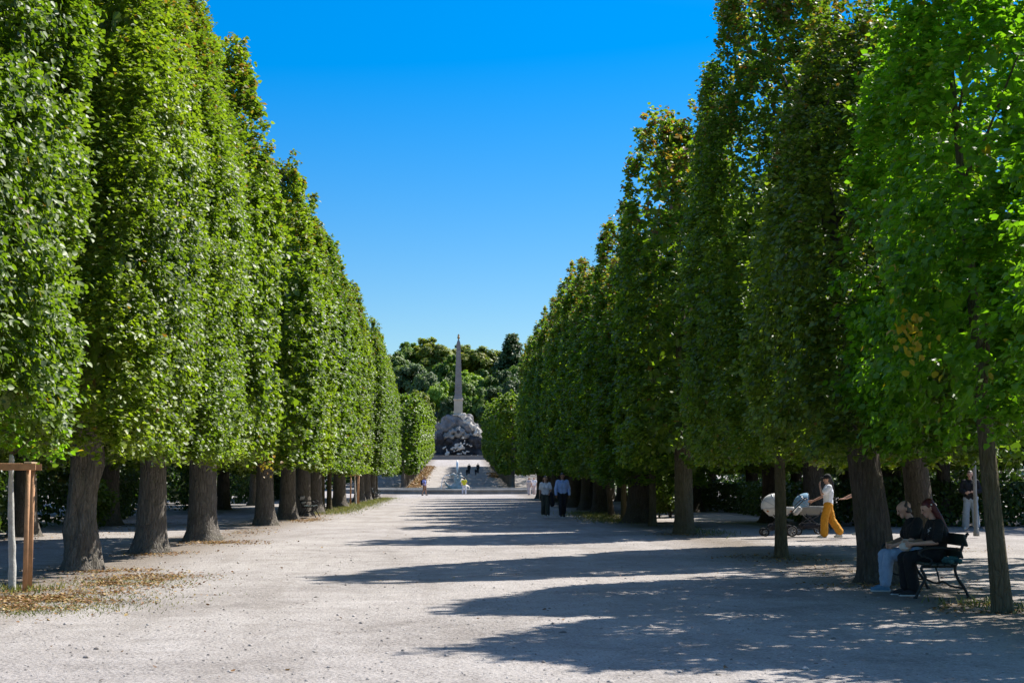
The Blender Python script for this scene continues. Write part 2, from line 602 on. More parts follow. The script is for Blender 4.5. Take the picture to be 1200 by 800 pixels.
def bush_leaves(seed, n, leaf, m, rx, rz):
    r = np.random.default_rng(seed)
    nc = 40
    d = unit(r.normal(size=(nc, 3)))
    C = d * np.array([rx, rx, rz]) * r.uniform(0.35, 0.85, (nc, 1))
    idx = r.integers(0, nc, n)
    q = unit(r.normal(size=(n, 3)))
    P = C[idx] + q * (r.random(n) ** .5)[:, None] * rx * 0.32
    P[:, 2] += rz * 0.95
    P[:, 2] = np.abs(P[:, 2])
    nrm = unit(P - np.array([0, 0, rz * .6])) * 0.5 + np.array([0, 0, .5]) + unit(r.normal(size=(n, 3))) * .7
    return leaves_mesh('foliage', P, nrm, unit(r.normal(size=(n, 3))) + np.array([0, 0, -.3]), leaf * r.uniform(.6, 1.3, n), np.clip(r.normal(.4, .16, n), 0, .8), m)

def trunk_mesh(seed, r0, height, m, lean=(0, 0), flare=0.5, bulge=0.0, seg=28, limbs=9, spread=(1.1, 2.3), kinks=0.0, r_top=0.3, first=2.3):
    """tapered trunk with root flare and swellings, limbs running out into the crown"""
    rnd = random.Random(seed)
    mb = MB()
    zs = [-0.12, 0.0, 0.05, 0.12, 0.2, 0.3, 0.42, 0.56, 0.72, 0.9, 1.1, 1.3, 1.5, 1.7, 1.9, 2.1, 2.3, 2.6, 3.0, 3.6, 4.4, 5.4, 6.6, 7.8, height]
    zs = [z for z in zs if z < height] + [height]
    ph = [rnd.uniform(0, 6.28) for _ in range(6)]
    lobes = rnd.choice([4, 5, 6])
    V, F = [], []
    def centre(z):
        kx = kinks * (math.sin(z * 2.6 + ph[0]) - math.sin(ph[0]))
        ky = kinks * (math.sin(z * 2.1 + ph[1]) - math.sin(ph[1]))
        return lean[0] * z + kx, lean[1] * z + ky
    for z in zs:
        t = max(z, 0)
        rr = r0 * (1 + flare * math.exp(-t / 0.22) + 0.25 * flare * math.exp(-t / 0.9))
        if t <= first: rr *= 1 - 0.10 * t / first
        else: rr *= 0.90 * (1 - (1 - r_top) * min(1, (t - first) / (height - first)) ** 0.8)
        cx, cy = centre(t)
        for k in range(seg):
            a = 2 * PI * k / seg
            q = 1 + 0.16 * flare * math.exp(-t / 0.35) * math.sin(lobes * a + ph[2]) + 0.035 * math.sin(2 * a + ph[3] + t * 0.8)
            nz = mnoise.noise(Vector((math.cos(a) * 1.6, math.sin(a) * 1.6, t * 1.3 + seed * 7.3)))
            n2 = mnoise.noise(Vector((math.cos(a) * 4.5, math.sin(a) * 4.5, t * 3.6 + seed * 3.1)))
            q += (0.05 + bulge) * nz + (0.025 + bulge * 0.55) * n2
            V.append((cx + rr * q * math.cos(a), cy + rr * q * math.sin(a), z))
    n = len(zs)
    for i in range(n - 1):
        for k in range(seg):
            k2 = (k + 1) % seg
            F.append((i * seg + k, i * seg + k2, (i + 1) * seg + k2, (i + 1) * seg + k))
    F.append(tuple((n - 1) * seg + k for k in range(seg)))
    mb.add(V, F)
    for i in range(limbs):
        z = first + 0.25 + (height - first - 0.8) * (i / max(1, limbs)) ** 1.1
        a = rnd.uniform(0, 6.28)
        cx, cy = centre(z)
        ex, ey = spread[0] * math.cos(a), spread[1] * math.sin(a)
        k = 1 - 0.5 * i / limbs
        q0 = Vector((cx, cy, z))
        q3 = Vector((cx + ex * k, cy + ey * k, z + rnd.uniform(1.0, 2.0)))
        q1 = q0.lerp(q3, .35) + Vector((0, 0, -.1)); q2 = q0.lerp(q3, .7) + Vector((rnd.uniform(-.1, .1), rnd.uniform(-.1, .1), .05))
        b = r0 * 0.30 * (1 - 0.5 * i / limbs)
        mb.tube([q0, q1, q2, q3], [b, b * .8, b * .55, b * .22], 7)
    return mb.mesh('trunk', m, True)
# ------------------------------------------------------------------ people
SKIN = mat('skin', (0.52, 0.30, 0.21), 0.5, var=0.08)
SKIN2 = mat('skin_tanned', (0.36, 0.19, 0.12), 0.5, var=0.08)
def cloth(name, c, rough=0.85, var=0.12, bump=0.35):
    return mat(name, c, rough, var=var, scale=9, bump=bump, bscale=22)

STAND = dict(pelvis=(0, 0, .95), hipL=(-.09, 0, .92), hipR=(.09, 0, .92), kneeL=(-.10, .02, .50), kneeR=(.10, .02, .50),
             ankL=(-.10, -.02, .085), ankR=(.10, -.02, .085), toeL=(-.12, .15, .03), toeR=(.12, .15, .03),
             chest=(0, 0, 1.28), neck=(0, -.015, 1.47), head=(0, .015, 1.63), shL=(-.18, -.01, 1.41), shR=(.18, -.01, 1.41),
             elL=(-.23, -.02, 1.13), elR=(.23, -.02, 1.13), wrL=(-.235, .05, .88), wrR=(.235, .05, .88),
             fL=(0, .25, -1), fR=(0, .25, -1), look=(0, 1, -.05))
def pose(**k):
    d = dict(STAND); d.update(k)
    return {a: Vector(b) for a, b in d.items()}

def hand_caps(w, d, palm, s, side, curl=0.5, fr=0.0085):
    """palm and five fingers: w wrist, d direction, palm = way the palm faces, side = +1/-1 which edge carries the thumb"""
    d = d.normalized()
    palm = (palm - d * palm.dot(d)).normalized()
    lat = d.cross(palm).normalized() * side
    out = []
    k = w + d * 0.085
    for o in (-.028, -.009, .010, .028):
        out.append((w + lat * o * .55, .015, k + lat * o, .0125))
    for o, L_ in ((-.030, .058), (-.010, .075), (.010, .080), (.029, .070)):
        p = k + lat * o
        dirv = d.copy()
        for j, f in enumerate((.45, .32, .23)):
            ang = curl * (0.5 + j * 0.75)
            dd = (d * math.cos(ang) + palm * math.sin(ang)).normalized()
            q = p + dd * L_ * f
            out.append((p, fr * (1 - .08 * j), q, fr * (0.92 - .1 * j)))
            p = q
    t0 = w + d * .025 + lat * .024
    t1 = t0 + (d * .6 + lat * .75 + palm * .25).normalized() * .042
    t2 = t1 + (d * .95 + lat * .2 + palm * .35).normalized() * .034
    out += [(t0, .0135, t1, .011), (t1, .0105, t2, .0085)]
    return out

def body_caps(J, female=False, girth=1.0, fine=True):
    c = []
    g = girth
    pel, ch, nk, hd = J['pelvis'], J['chest'], J['neck'], J['head']
    rt = (J['shR'] - J['shL']).normalized()
    hr = (J['hipR'] - J['hipL']).normalized()
    upv = (ch - pel).normalized()
    fw = upv.cross(rt) * -1 if upv.cross(rt).dot(J['look']) < 0 else upv.cross(rt)
    waist = pel.lerp(ch, .42)
    c.append((J['hipL'] + hr * .012, .108 * g, J['hipR'] - hr * .012, .108 * g))
    for s in (-1, 1):
        c.append((pel + hr * .05 * s, .105 * g, waist + rt * .045 * s, .098 * g))
        c.append((waist + rt * .045 * s, .098 * g, ch + rt * .075 * s, .108 * (1 if female else 1.06)))
        c.append((ch + rt * .075 * s, .10, (J['shL'] if s < 0 else J['shR']) - rt * .035 * s, .062))
        if female: c.append((ch + rt * .075 * s + fw * .06, .062, ch + rt * .07 * s + fw * .085 - upv * .03, .055))
    c.append((ch, .10, nk, .058))
    c.append((nk, .054, hd - (hd - nk) * .35, .05))
    L_ = J['look'].normalized()
    upn = (Vector((0, 0, 1)) - L_ * L_.z).normalized()
    sd_ = L_.cross(upn)
    c.append((hd + upn * .03 - L_ * .03, .088, hd + upn * .022 + L_ * .022, .082))
    c.append((hd - upn * .02 + L_ * .02, .07, hd - upn * .085 + L_ * .062, .036))
    c.append((hd + upn * .012 + L_ * .092, .011, hd - upn * .028 + L_ * .112, .015))
    c.append((hd - upn * .056 + L_ * .088, .014, hd - upn * .058 + L_ * .09, .014))
    for s in (-1, 1):
        c.append((hd + sd_ * s * .083 - L_ * .012 + upn * .012, .017, hd + sd_ * s * .08 - L_ * .008 - upn * .022, .012))
    for s, (sh, el, wr, f) in ((-1, ('shL', 'elL', 'wrL', 'fL')), (1, ('shR', 'elR', 'wrR', 'fR'))):
        k = .88 if female else 1
        c.append((J[sh], .057 * k, J[el], .042 * k))
        mid = J[el].lerp(J[wr], .3)
        c.append((J[el], .041 * k, mid, .042 * k))
        c.append((mid, .042 * k, J[wr], .028 * k))
        fd = J[f].normalized()
        inward = (pel + Vector((0, 0, .1)) - J[wr]); inward.z *= .3
        if inward.length < .01: inward = Vector((0, 1, 0))
        pv = inward.normalized()
        if abs(pv.dot(fd)) > .9: pv = Vector((0, 0, -1))
        lat = fd.cross(pv)
        sgn = 1 if lat.dot(J['look']) > 0 else -1
        c += hand_caps(J[wr], fd, pv, 1, sgn, .55, .0085 if fine else .011)
    for a, b, d, t in (('hipL', 'kneeL', 'ankL', 'toeL'), ('hipR', 'kneeR', 'ankR', 'toeR')):
        c.append((J[a], .092 * g, J[b], .057))
        mid = J[b].lerp(J[d], .3) - (J['look'] * .012)
        c.append((J[b], .056, mid, .057))
        c.append((mid, .057, J[d], .038))
        heel = J[d] + (J[d] - J[t]).normalized() * .03
        heel.z = J[t].z + .008
        c.append((J[d], .04, heel, .034))
        c.append((heel, .033, J[t], .03))
        c.append((J[d], .038, J[t].lerp(J[d], .2), .028))
    return c

def caps_mesh(caps, voxel, sc, smooth_it, name):
    mb = MB()
    for (p, a, q, b) in caps:
        mb.capsule(Vector(p) * sc, a * sc, Vector(q) * sc, b * sc, 12, 4)
    me = fuse(mb, voxel, smooth_it, name)
    return wrinkle(me, sc) if name in ('shirt', 'trousers') and voxel < .012 else me

def wrinkle(me, sc):
    """folds in cloth: drawn-out creases running round and along the limbs"""
    n = len(me.vertices)
    co = np.empty(n * 3); me.vertices.foreach_get('co', co); co = co.reshape(-1, 3)
    no = np.array([tuple(v.normal) for v in me.vertices])
    d = np.empty(n)
    for i, p in enumerate(co):
        a = mnoise.noise(Vector((p[0] * 11, p[1] * 11, p[2] * 26)))
        b = mnoise.noise(Vector((p[0] * 8 + 5, p[1] * 8, p[2] * 7 + p[1] * 14)))
        d[i] = (1 - abs(a)) * .6 + (1 - abs(b)) * .8 - .95
    co += no * (d * .016 * sc)[:, None]
    me.vertices.foreach_set('co', co.ravel()); me.update()
    return me

def person(label, group, loc, rz, H, J, top, bottom, shoes, hair, skin=SKIN, female=False, girth=1.0, voxel=0.008, shorts=False,
           sleeve=0.5, loose=0.0, leg_loose=0.012, wide=0.0, open_neck=False, shoe_sole=None):
    sc = H / 1.75
    root = empty('person', loc, rz, label, 'person', group)
    fine = voxel < 0.011
    bc = body_caps(J, female, girth, fine)
    me = caps_mesh(bc, voxel, sc, 3, 'body')
    me.materials.append(skin)
    me.materials.append(mat('eye_dark', (0.03, 0.02, 0.015), 0.3))
    me.materials.append(mat('lips', (0.36, 0.13, 0.11), 0.5))
    hd = J['head']; L_ = J['look'].normalized()
    upn = (Vector((0, 0, 1)) - L_ * L_.z).normalized(); sd_ = L_.cross(upn)
    co = np.empty(len(me.polygons) * 3); me.polygons.foreach_get('center', co); co = co.reshape(-1, 3)
    mi = np.zeros(len(co), dtype=np.int32)
    for s in (-1, 1):
        e = np.array((hd + upn * .012 + L_ * .095 + sd_ * s * .034) * sc)
        mi[np.linalg.norm((co - e), axis=1) < .0115 * sc] = 1
    e = np.array((hd - upn * .057 + L_ * .1) * sc)
    mi[np.linalg.norm((co - e) * np.array([1, 1, 1.6]), axis=1) < .017 * sc] = 2
    me.polygons.foreach_set('material_index', mi)
    link_mesh('body', me, root)
    pel, ch, nk = J['pelvis'], J['chest'], J['neck']
    rt = (J['shR'] - J['shL']).normalized(); hr = (J['hipR'] - J['hipL']).normalized()
    waist = pel.lerp(ch, .42)
    upv = (ch - pel).normalized()
    fw = upv.cross(rt) * -1 if upv.cross(rt).dot(J['look']) < 0 else upv.cross(rt)
    g = girth; e = .014 + loose
    # shirt
    tc = []
    for s in (-1, 1):
        S_ = J['shL'] if s < 0 else J['shR']
        tc.append((pel + hr * .055 * s + upv * .02, .108 * g + e, waist + rt * .05 * s, .10 * g + e))
        tc.append((waist + rt * .05 * s, .10 * g + e, ch + rt * .08 * s, .112 + e))
        tc.append((ch + rt * .08 * s, .108 + e * .8, S_ - rt * .03 * s, .064 + e * .7))
        if female: tc.append((ch + rt * .075 * s + fw * .06, .064 + e, ch + rt * .07 * s + fw * .085 - upv * .03, .057 + e))
        el, wr = (J['elL'], J['wrL']) if s < 0 else (J['elR'], J['wrR'])
        k = .9 if female else 1
        if sleeve <= 1:
            tc.append((S_, .058 * k + e, S_.lerp(el, sleeve), .052 * k + e * 1.25))
        else:
            tc.append((S_, .058 * k + e, el, .044 * k + e))
            tc.append((el, .043 * k + e, el.lerp(wr, min(sleeve - 1, .95)), .034 * k + e))
    tc.append((ch, .105 + e * .7, nk - (nk - ch) * .22, .062 + e * .6))
    me = caps_mesh(tc, max(voxel, .008), sc, 3, 'shirt'); me.materials.append(top)
    link_mesh('shirt', me, root)
    # trousers
    tc = [(J['hipL'], .112 * g + .012, J['hipR'], .112 * g + .012)]
    for s in (-1, 1):
        tc.append((pel + hr * .05 * s, .106 * g + .010, pel.lerp(waist, .55) + hr * .045 * s, .098 * g + .010))
    for a, b, d in (('hipL', 'kneeL', 'ankL'), ('hipR', 'kneeR', 'ankR')):
        ll = leg_loose
        if shorts:
            tc.append((J[a], .095 * g + .014, J[a].lerp(J[b], .82), .078 + .016))
        else:
            tc.append((J[a], .095 * g + .012, J[b], .060 + ll + wide * .35))
            tc.append((J[b], .060 + ll + wide * .35, J[b].lerp(J[d], .9), .046 + ll + wide))
    me = caps_mesh(tc, max(voxel, .008), sc, 3, 'trousers'); me.materials.append(bottom)
    link_mesh('trousers', me, root)
    # shoes
    if shoes:
        for d, t in (('ankL', 'toeL'), ('ankR', 'toeR')):
            heel = J[d] + (J[d] - J[t]).normalized() * .035
            heel.z = J[t].z + .010
            tc = [(J[d] - Vector((0, 0, .02)), .046, heel, .040), (heel, .038, J[t], .034), (J[d] - Vector((0, 0, .015)), .045, J[t].lerp(J[d], .25), .036), (J[t], .034, J[t] + (J[t] - heel).normalized() * .015, .03)]
            me = caps_mesh(tc, max(voxel, .007), sc, 3, 'shoe'); me.materials.append(shoes)
            so = link_mesh('shoe', me, root)
            if shoe_sole:
                mb = MB()
                f = (J[t] - heel); f.z = 0; f.normalize()
                c = (heel.lerp(J[t], .5))
                mb.box(Vector((c.x, c.y, .014)) * sc, (.078 * sc, (J[t] - heel).length * sc + .085 * sc, .024 * sc), math.atan2(f.y, f.x) - PI / 2, .01)
                mb.build('sole', shoe_sole, so)
    # hair
    if hair:
        kind, hm = hair
        U = upn
        hc = []
        if kind == 'bald':
            for a in np.linspace(-1.25, 1.25, 13):
                d = (-L_ * math.cos(a) + sd_ * math.sin(a))
                k = math.cos(a * .9)
                hc.append((hd + d * .070 - U * (.030 + .035 * k), .024 + .006 * k, hd + d * (.080 - .012 * k) + U * (.026 + .050 * k), .020 + .010 * k))
        else:
            hc += [(hd + U * .052 - L_ * .03, .088, hd + U * .05 + L_ * .012, .076), (hd + U * .0 - L_ * .05, .078, hd - U * .04 - L_ * .045, .066)]
            for s in (-1, 1): hc.append((hd + U * .04 + sd_ * s * .05 - L_ * .01, .05, hd - U * .02 + sd_ * s * .062 - L_ * .03, .03))
        if kind == 'long':
            for s in (-1, -.35, .35, 1):
                a = hd - L_ * .055 + sd_ * s * .06
                b = J['neck'] - L_ * .075 + sd_ * s * .085 - Vector((0, 0, .0))
                c = J['chest'] - L_ * .13 + sd_ * s * .08 - Vector((0, 0, .03))
                hc += [(a, .05, b, .045), (b, .045, c, .026)]
        if kind == 'pony':
            a = hd - L_ * .095 + U * .01
            b = J['neck'] - L_ * .11 + Vector((0, 0, .03))
            c = J['chest'] - L_ * .155 + Vector((0, 0, .02))
            hc += [(a, .045, b, .042), (b, .042, c, .02)]
        me = caps_mesh(hc, max(voxel, .007), sc, 2, 'hair'); me.materials.append(hm)
        link_mesh('hair', me, root)
    return root, sc
# ------------------------------------------------------------------ ground
def softplus(v, k):
    return (np.sqrt(v * v + k * k) + v) * 0.5
def gz(x, y):
    y = np.asarray(y, dtype=float)
    z = 0.0326 * (softplus(y - 174.0, 7.0) - softplus(y - 371.0, 2.0)) + 0.165 * (softplus(y - 398.0, 8.0) - softplus(y - 640.0, 30.0))
    return z - 0.004
def gzf(x, y):
    return float(gz(x, y))

def ground():
    xs = np.unique(np.concatenate([np.linspace(-1600, -60, 12), np.linspace(-60, 60, 61), np.linspace(60, 1600, 12)]))
    ys = np.unique(np.concatenate([np.linspace(-120, 0, 8), np.linspace(0, 150, 51), np.linspace(150, 660, 171), np.linspace(660, 3200, 14)]))
    X, Y = np.meshgrid(xs, ys)
    Z = gz(X, Y)
    V = np.stack([X.ravel(), Y.ravel(), Z.ravel()], 1)
    nx, ny = len(xs), len(ys)
    i, j = np.meshgrid(np.arange(nx - 1), np.arange(ny - 1))
    a = (j * nx + i).ravel()
    F = np.stack([a, a + 1, a + nx + 1, a + nx], 1)
    m = bpy.data.materials.new('gravel')
    nt, N, L, B = nodes_of(m)
    tc = N.new('ShaderNodeTexCoord')
    O = tc.outputs['Object']
    big = noise_tex(N, L, O, 0.35, 5, 0.6, 0.6)
    mid = noise_tex(N, L, O, 2.6, 5, 0.65)
    fine = noise_tex(N, L, O, 17, 5, 0.8)
    grit = noise_tex(N, L, O, 60, 3, 0.75)
    vo = N.new('ShaderNodeTexVoronoi'); vo.inputs['Scale'].default_value = 24
    L.new(O, vo.inputs['Vector'])
    sx = N.new('ShaderNodeSeparateColor'); L.new(vo.outputs['Color'], sx.inputs[0])
    base = ramp(N, [(0.36, (0.17, 0.148, 0.133)), (0.5, (0.395, 0.357, 0.330)), (0.62, (0.515, 0.473, 0.443))])
    s = math_(N, L, 'MULTIPLY_ADD', big, 0.34, math_(N, L, 'MULTIPLY_ADD', mid, 0.22, math_(N, L, 'MULTIPLY', fine, 0.44)))
    L.new(s, base.inputs[0])
    # single grains: some dark, some pale
    dark = math_(N, L, 'MULTIPLY', math_(N, L, 'GREATER_THAN', sx.outputs[0], 0.80), math_(N, L, 'LESS_THAN', vo.outputs['Distance'], 0.34))
    pale = math_(N, L, 'MULTIPLY', math_(N, L, 'GREATER_THAN', sx.outputs[1], 0.78), math_(N, L, 'LESS_THAN', vo.outputs['Distance'], 0.30))
    c = mixc(N, L, math_(N, L, 'MULTIPLY', dark, 0.8), base.outputs[0], (0.13, 0.115, 0.105))
    c = mixc(N, L, math_(N, L, 'MULTIPLY', pale, 0.6), c, (0.58, 0.55, 0.53))
    c = mixc(N, L, maprange(N, L, grit, 0.45, 0.7, 0.0, 0.55), c, (0.16, 0.145, 0.135))
    # worn, dusty and damp tracks running along the alley
    mpt = N.new('ShaderNodeMapping'); mpt.inputs['Scale'].default_value = (1.0, 0.09, 1.0)
    L.new(O, mpt.inputs[0])
    trk = noise_tex(N, L, mpt.outputs[0], 0.9, 5, 0.6, 0.8)
    c = mixc(N, L, maprange(N, L, trk, 0.50, 0.68, 0.0, 0.40), c, (0.215, 0.185, 0.16))
    blot = noise_tex(N, L, O, 0.8, 6, 0.7, 0.5)
    c = mixc(N, L, maprange(N, L, blot, 0.55, 0.70, 0.0, 0.34), c, (0.20, 0.17, 0.145))
    # trodden earth along the tree rows
    sep = N.new('ShaderNodeSeparateXYZ'); L.new(O, sep.inputs[0])
    ax = math_(N, L, 'ABSOLUTE', sep.outputs[0])
    wob = math_(N, L, 'MULTIPLY_ADD', mid, 1.2, math_(N, L, 'MULTIPLY_ADD', big, 2.2, -1.7))
    dist = math_(N, L, 'ABSOLUTE', math_(N, L, 'SUBTRACT', math_(N, L, 'ADD', ax, wob), 6.7))
    strip = maprange(N, L, dist, 0.35, 1.6, 1.0, 0.0)
    earth = ramp(N, [(0.3, (0.11, 0.085, 0.062)), (0.7, (0.25, 0.205, 0.16))])
    L.new(math_(N, L, 'MULTIPLY_ADD', mid, 0.6, math_(N, L, 'MULTIPLY', fine, 0.4)), earth.inputs[0])
    c = mixc(N, L, math_(N, L, 'MULTIPLY', strip, 0.72), c, earth.outputs[0])
    # planted earth beyond the outer rows and up the hill
    far = maprange(N, L, math_(N, L, 'ADD', ax, wob), 19.0, 21.0)
    hill = maprange(N, L, sep.outputs[1], 384, 392)
    soil = ramp(N, [(0.35, (0.03, 0.034, 0.016)), (0.65, (0.075, 0.085, 0.03))])
    L.new(mid, soil.inputs[0])
    c = mixc(N, L, hill, c, soil.outputs[0])
    L.new(c, B.inputs['Base Color'])
    B.inputs['Roughness'].default_value = 0.95
    B.inputs['Specular IOR Level'].default_value = 0.2
    h = math_(N, L, 'MULTIPLY_ADD', fine, 0.55, math_(N, L, 'MULTIPLY_ADD', grit, 0.3, math_(N, L, 'MULTIPLY', mid, 1.3)))
    h = math_(N, L, 'MULTIPLY_ADD', vo.outputs['Distance'], -0.35, h)
    bp = N.new('ShaderNodeBump')
    bp.inputs['Strength'].default_value = 0.75
    bp.inputs['Distance'].default_value = 0.05
    L.new(h, bp.inputs['Height'])
    L.new(bp.outputs[0], B.inputs['Normal'])
    me = mesh_np('ground', V, F.ravel(), np.arange(len(F)) * 4, np.full(len(F), 4), m, smooth=True)
    return tag(link_mesh('ground', me), kind='structure')
ground()

# ------------------------------------------------------------------ fallen leaves, grass
def litter():
    r = np.random.default_rng(31)
    parts = []
    def patch(cx, cy, sx, sy, n):
        n = int(n * 1.9)
        parts.append(np.stack([cx + r.normal(0, sx, n), cy + r.normal(0, sy, n)], 1))
    patch(-5.75, 19.9, .6, .9, 2600)
    patch(-5.3, 24.0, .55, .95, 2200)
    patch(-6.1, 26.4, .5, .4, 350)
    patch(-6.6, 32.2, .5, .6, 350)
    patch(-6.3, 20.8, 1.2, 1.3, 500)
    patch(-6.0, 37.6, .55, .6, 900)
    patch(-5.9, 58.0, .35, 1.4, 1100)
    for yy in (45, 65, 72, 80, 88, 96): patch(-6.4, yy, .45, 2.2, 350)
    patch(6.8, 18.3, .5, .6, 420)
    patch(6.4, 22.3, .6, .5, 280)
    patch(6.5, 30.0, .5, .6, 420)
    patch(7.2, 26.0, .9, 2.5, 300)
    patch(6.7, 42.5, .5, .8, 350)
    patch(11.0, 33.5, .7, .8, 250)
    patch(-11.5, 47, 1.2, 7, 700)
    n = 420
    parts.append(np.stack([r.uniform(-7, 7, n), 10 + 60 * r.random(n) ** 1.3], 1))
    n = 9000
    yy = 180 + 120 * r.random(n)
    parts.append(np.stack([-5.9 + r.normal(0, .55, n), yy], 1))
    n = 900
    yy = 225 + 28 * r.random(n)
    parts.append(np.stack([5.9 + r.normal(0, .5, n), yy], 1))
    Q = np.concatenate(parts)
    # the wind leaves them in drifts with bare spots between
    dr = wavy(np.stack([Q[:, 0], Q[:, 1], Q[:, 0] * 0], 1), r, make_waves(r, 10, 3.0, 11.0), 1.0)
    Q = Q[(dr > r.normal(-.15, .5, len(Q))) | (Q[:, 1] > 150)]
    n = len(Q)
    far = Q[:, 1] > 150
    P = np.stack([Q[:, 0], Q[:, 1], gz(Q[:, 0], Q[:, 1]) + 0.008 + 0.02 * r.random(n)], 1)
    nrm = np.array([0, 0, 1.0]) + r.normal(0, .28, (n, 3))
    ax = np.concatenate([r.normal(size=(n, 2)), np.zeros((n, 1))], 1)
    size = np.where(far, r.uniform(.16, .34, n), r.uniform(.025, .062, n))
    tint = r.random(n)
    m = leaf_mat('fallen_leaf', [(0, (0.09, 0.050, 0.024)), (0.3, (0.20, 0.105, 0.040)), (0.55, (0.33, 0.16, 0.055)), (0.8, (0.40, 0.27, 0.09)), (1, (0.16, 0.15, 0.05))], 0.15, 0.6, 0, tmul=(1, .9, .6))
    tag(link_mesh('fallen_leaves', leaves_mesh('fallen_leaves', P, nrm, ax, size, tint, m)), kind='stuff')
litter()

def grass():
    r = np.random.default_rng(5)
    parts = []
    def patch(cx, cy, sx, sy, n, h):
        parts.append(np.stack([cx + r.normal(0, sx, n), cy + r.normal(0, sy, n), np.full(n, h)], 1))
    patch(-5.5, 18.6, .6, .45, 1500, .025)
    patch(-5.5, 20.4, .8, .7, 1300, .028)
    patch(-5.3, 23.6, .6, .9, 1500, .028)
    patch(-4.6, 19.2, .5, .35, 300, .025)
    patch(-6.5, 21.9, .35, .3, 250, .09)
    for yy in (70, 76, 82, 88, 94, 100, 106, 112, 118): patch(-6.0, yy, .55, 2.0, 900, .10)
    for yy in (56, 60, 64, 68): patch(6.0, yy, .6, 1.6, 800, .10)
    patch(6.9, 19.0, .3, .5, 200, .09)
    patch(7.4, 17.9, .3, .3, 160, .12)
    patch(7.5, 44.5, .4, 1.5, 300, .10)
    Q = np.concatenate(parts)
    n = len(Q)
    h = Q[:, 2] * r.uniform(.5, 1.5, n)
    P = np.stack([Q[:, 0], Q[:, 1], gz(Q[:, 0], Q[:, 1])], 1)
    ax = np.stack([r.normal(0, .6, n), r.normal(0, .6, n), np.ones(n)], 1)
    d = r.normal(size=(n, 3)); d[:, 2] = 0; d = unit(d)
    w = (0.006 + h * .05)[:, None] * d
    V = np.stack([P - w, P + w, P + ax * h[:, None]], 1).reshape(-1, 3)
    m = leaf_mat('grass_blade', [(0, (0.06, 0.085, 0.02)), (.5, (0.13, 0.14, 0.035)), (.8, (0.25, 0.22, 0.07)), (1, (0.33, 0.27, 0.12))], .3, .6, 0)
    tag(link_mesh('grass', mesh_np('grass', V, np.arange(3 * n), np.arange(n) * 3, np.full(n, 3), m, r.random(n))), kind='stuff')
grass()

def pebbles():
    """loose stones lying on the gravel"""
    r = np.random.default_rng(77)
    n = 5200
    y = 9.5 + 32 * r.random(n) ** 1.6
    x = r.uniform(-7.5, 7.5, n) * (0.45 + y / 40)
    s = r.gamma(2.0, 0.0030, n) + 0.004
    T = np.array([[1, 0, 0], [-1, 0, 0], [0, 1, 0], [0, -1, 0], [0, 0, 1], [0, 0, -.4], [.65, .65, .35], [-.65, .6, .4], [-.6, -.65, .35], [.65, -.6, .4]])
    F = np.array([[6, 4, 0], [2, 4, 6], [7, 4, 2], [1, 4, 7], [8, 4, 1], [3, 4, 8], [9, 4, 3], [0, 4, 9], [0, 2, 6], [2, 1, 7], [1, 3, 8], [3, 0, 9]])
    a = r.uniform(0, 6.28, n)
    J = T[None] * (1 + r.normal(0, .16, (n, 10, 1))) * np.stack([s * r.uniform(.8, 1.4, n), s * r.uniform(.8, 1.2, n), s * r.uniform(.5, .9, n)], 1)[:, None, :]
    V = np.stack([J[..., 0] * np.cos(a)[:, None] - J[..., 1] * np.sin(a)[:, None] + x[:, None], J[..., 0] * np.sin(a)[:, None] + J[..., 1] * np.cos(a)[:, None] + y[:, None], J[..., 2] + gz(x, y)[:, None] + .004], 2)
    loops = ((np.arange(n) * 10)[:, None, None] + F[None]).reshape(-1)
    k = n * len(F)
    m = bpy.data.materials.new('pebble')
    nt, N, L, B = nodes_of(m)
    at = N.new('ShaderNodeAttribute'); at.attribute_name = 'tint'
    rp = ramp(N, [(0, (0.15, 0.13, 0.115)), (.5, (0.30, 0.27, 0.25)), (1, (0.45, 0.42, 0.39))])
    L.new(at.outputs['Fac'], rp.inputs[0]); L.new(rp.outputs[0], B.inputs['Base Color']); B.inputs['Roughness'].default_value = .85
    tag(link_mesh('pebbles', mesh_np('pebbles', V.reshape(-1, 3), loops, np.arange(k) * 3, np.full(k, 3), m, np.repeat(r.random(n), len(F)))), kind='stuff')
pebbles()
# ------------------------------------------------------------------ trees
GREEN = [(0, (0.050, 0.090, 0.008)), (0.25, (0.110, 0.166, 0.010)), (0.5, (0.170, 0.238, 0.014)), (0.72, (0.230, 0.280, 0.022)),
         (0.76, (0.240, 0.200, 0.025)), (0.88, (0.220, 0.125, 0.022)), (1, (0.170, 0.080, 0.020))]
LEAF = leaf_mat('lime_leaf', GREEN, 0.46, 0.52, spec=0.9)
LEAF_R = leaf_mat('olive_lime_leaf', [(0, (0.054, 0.095, 0.010)), (0.25, (0.100, 0.165, 0.012)), (0.5, (0.154, 0.238, 0.016)), (0.72, (0.226, 0.287, 0.024)),
         (0.76, (0.281, 0.213, 0.036)), (0.88, (0.268, 0.134, 0.036)), (1, (0.207, 0.085, 0.029))], 0.5, 0.46, spec=0.8)
LEAF_Y = leaf_mat('young_lime_leaf', [(0, (0.085, 0.170, 0.008)), (0.3, (0.140, 0.265, 0.011)), (0.6, (0.195, 0.335, 0.014)), (0.73, (0.23, 0.33, 0.02)), (0.76, (0.40, 0.30, 0.02)), (1, (0.45, 0.27, 0.02))], 0.62, 0.45, spec=0.7)
LEAF_H = leaf_mat('undergrowth_leaf', [(0, (0.022, 0.046, 0.008)), (0.35, (0.045, 0.085, 0.012)), (0.72, (0.095, 0.135, 0.020)), (1, (0.16, 0.12, 0.03))], 0.3, 0.45)
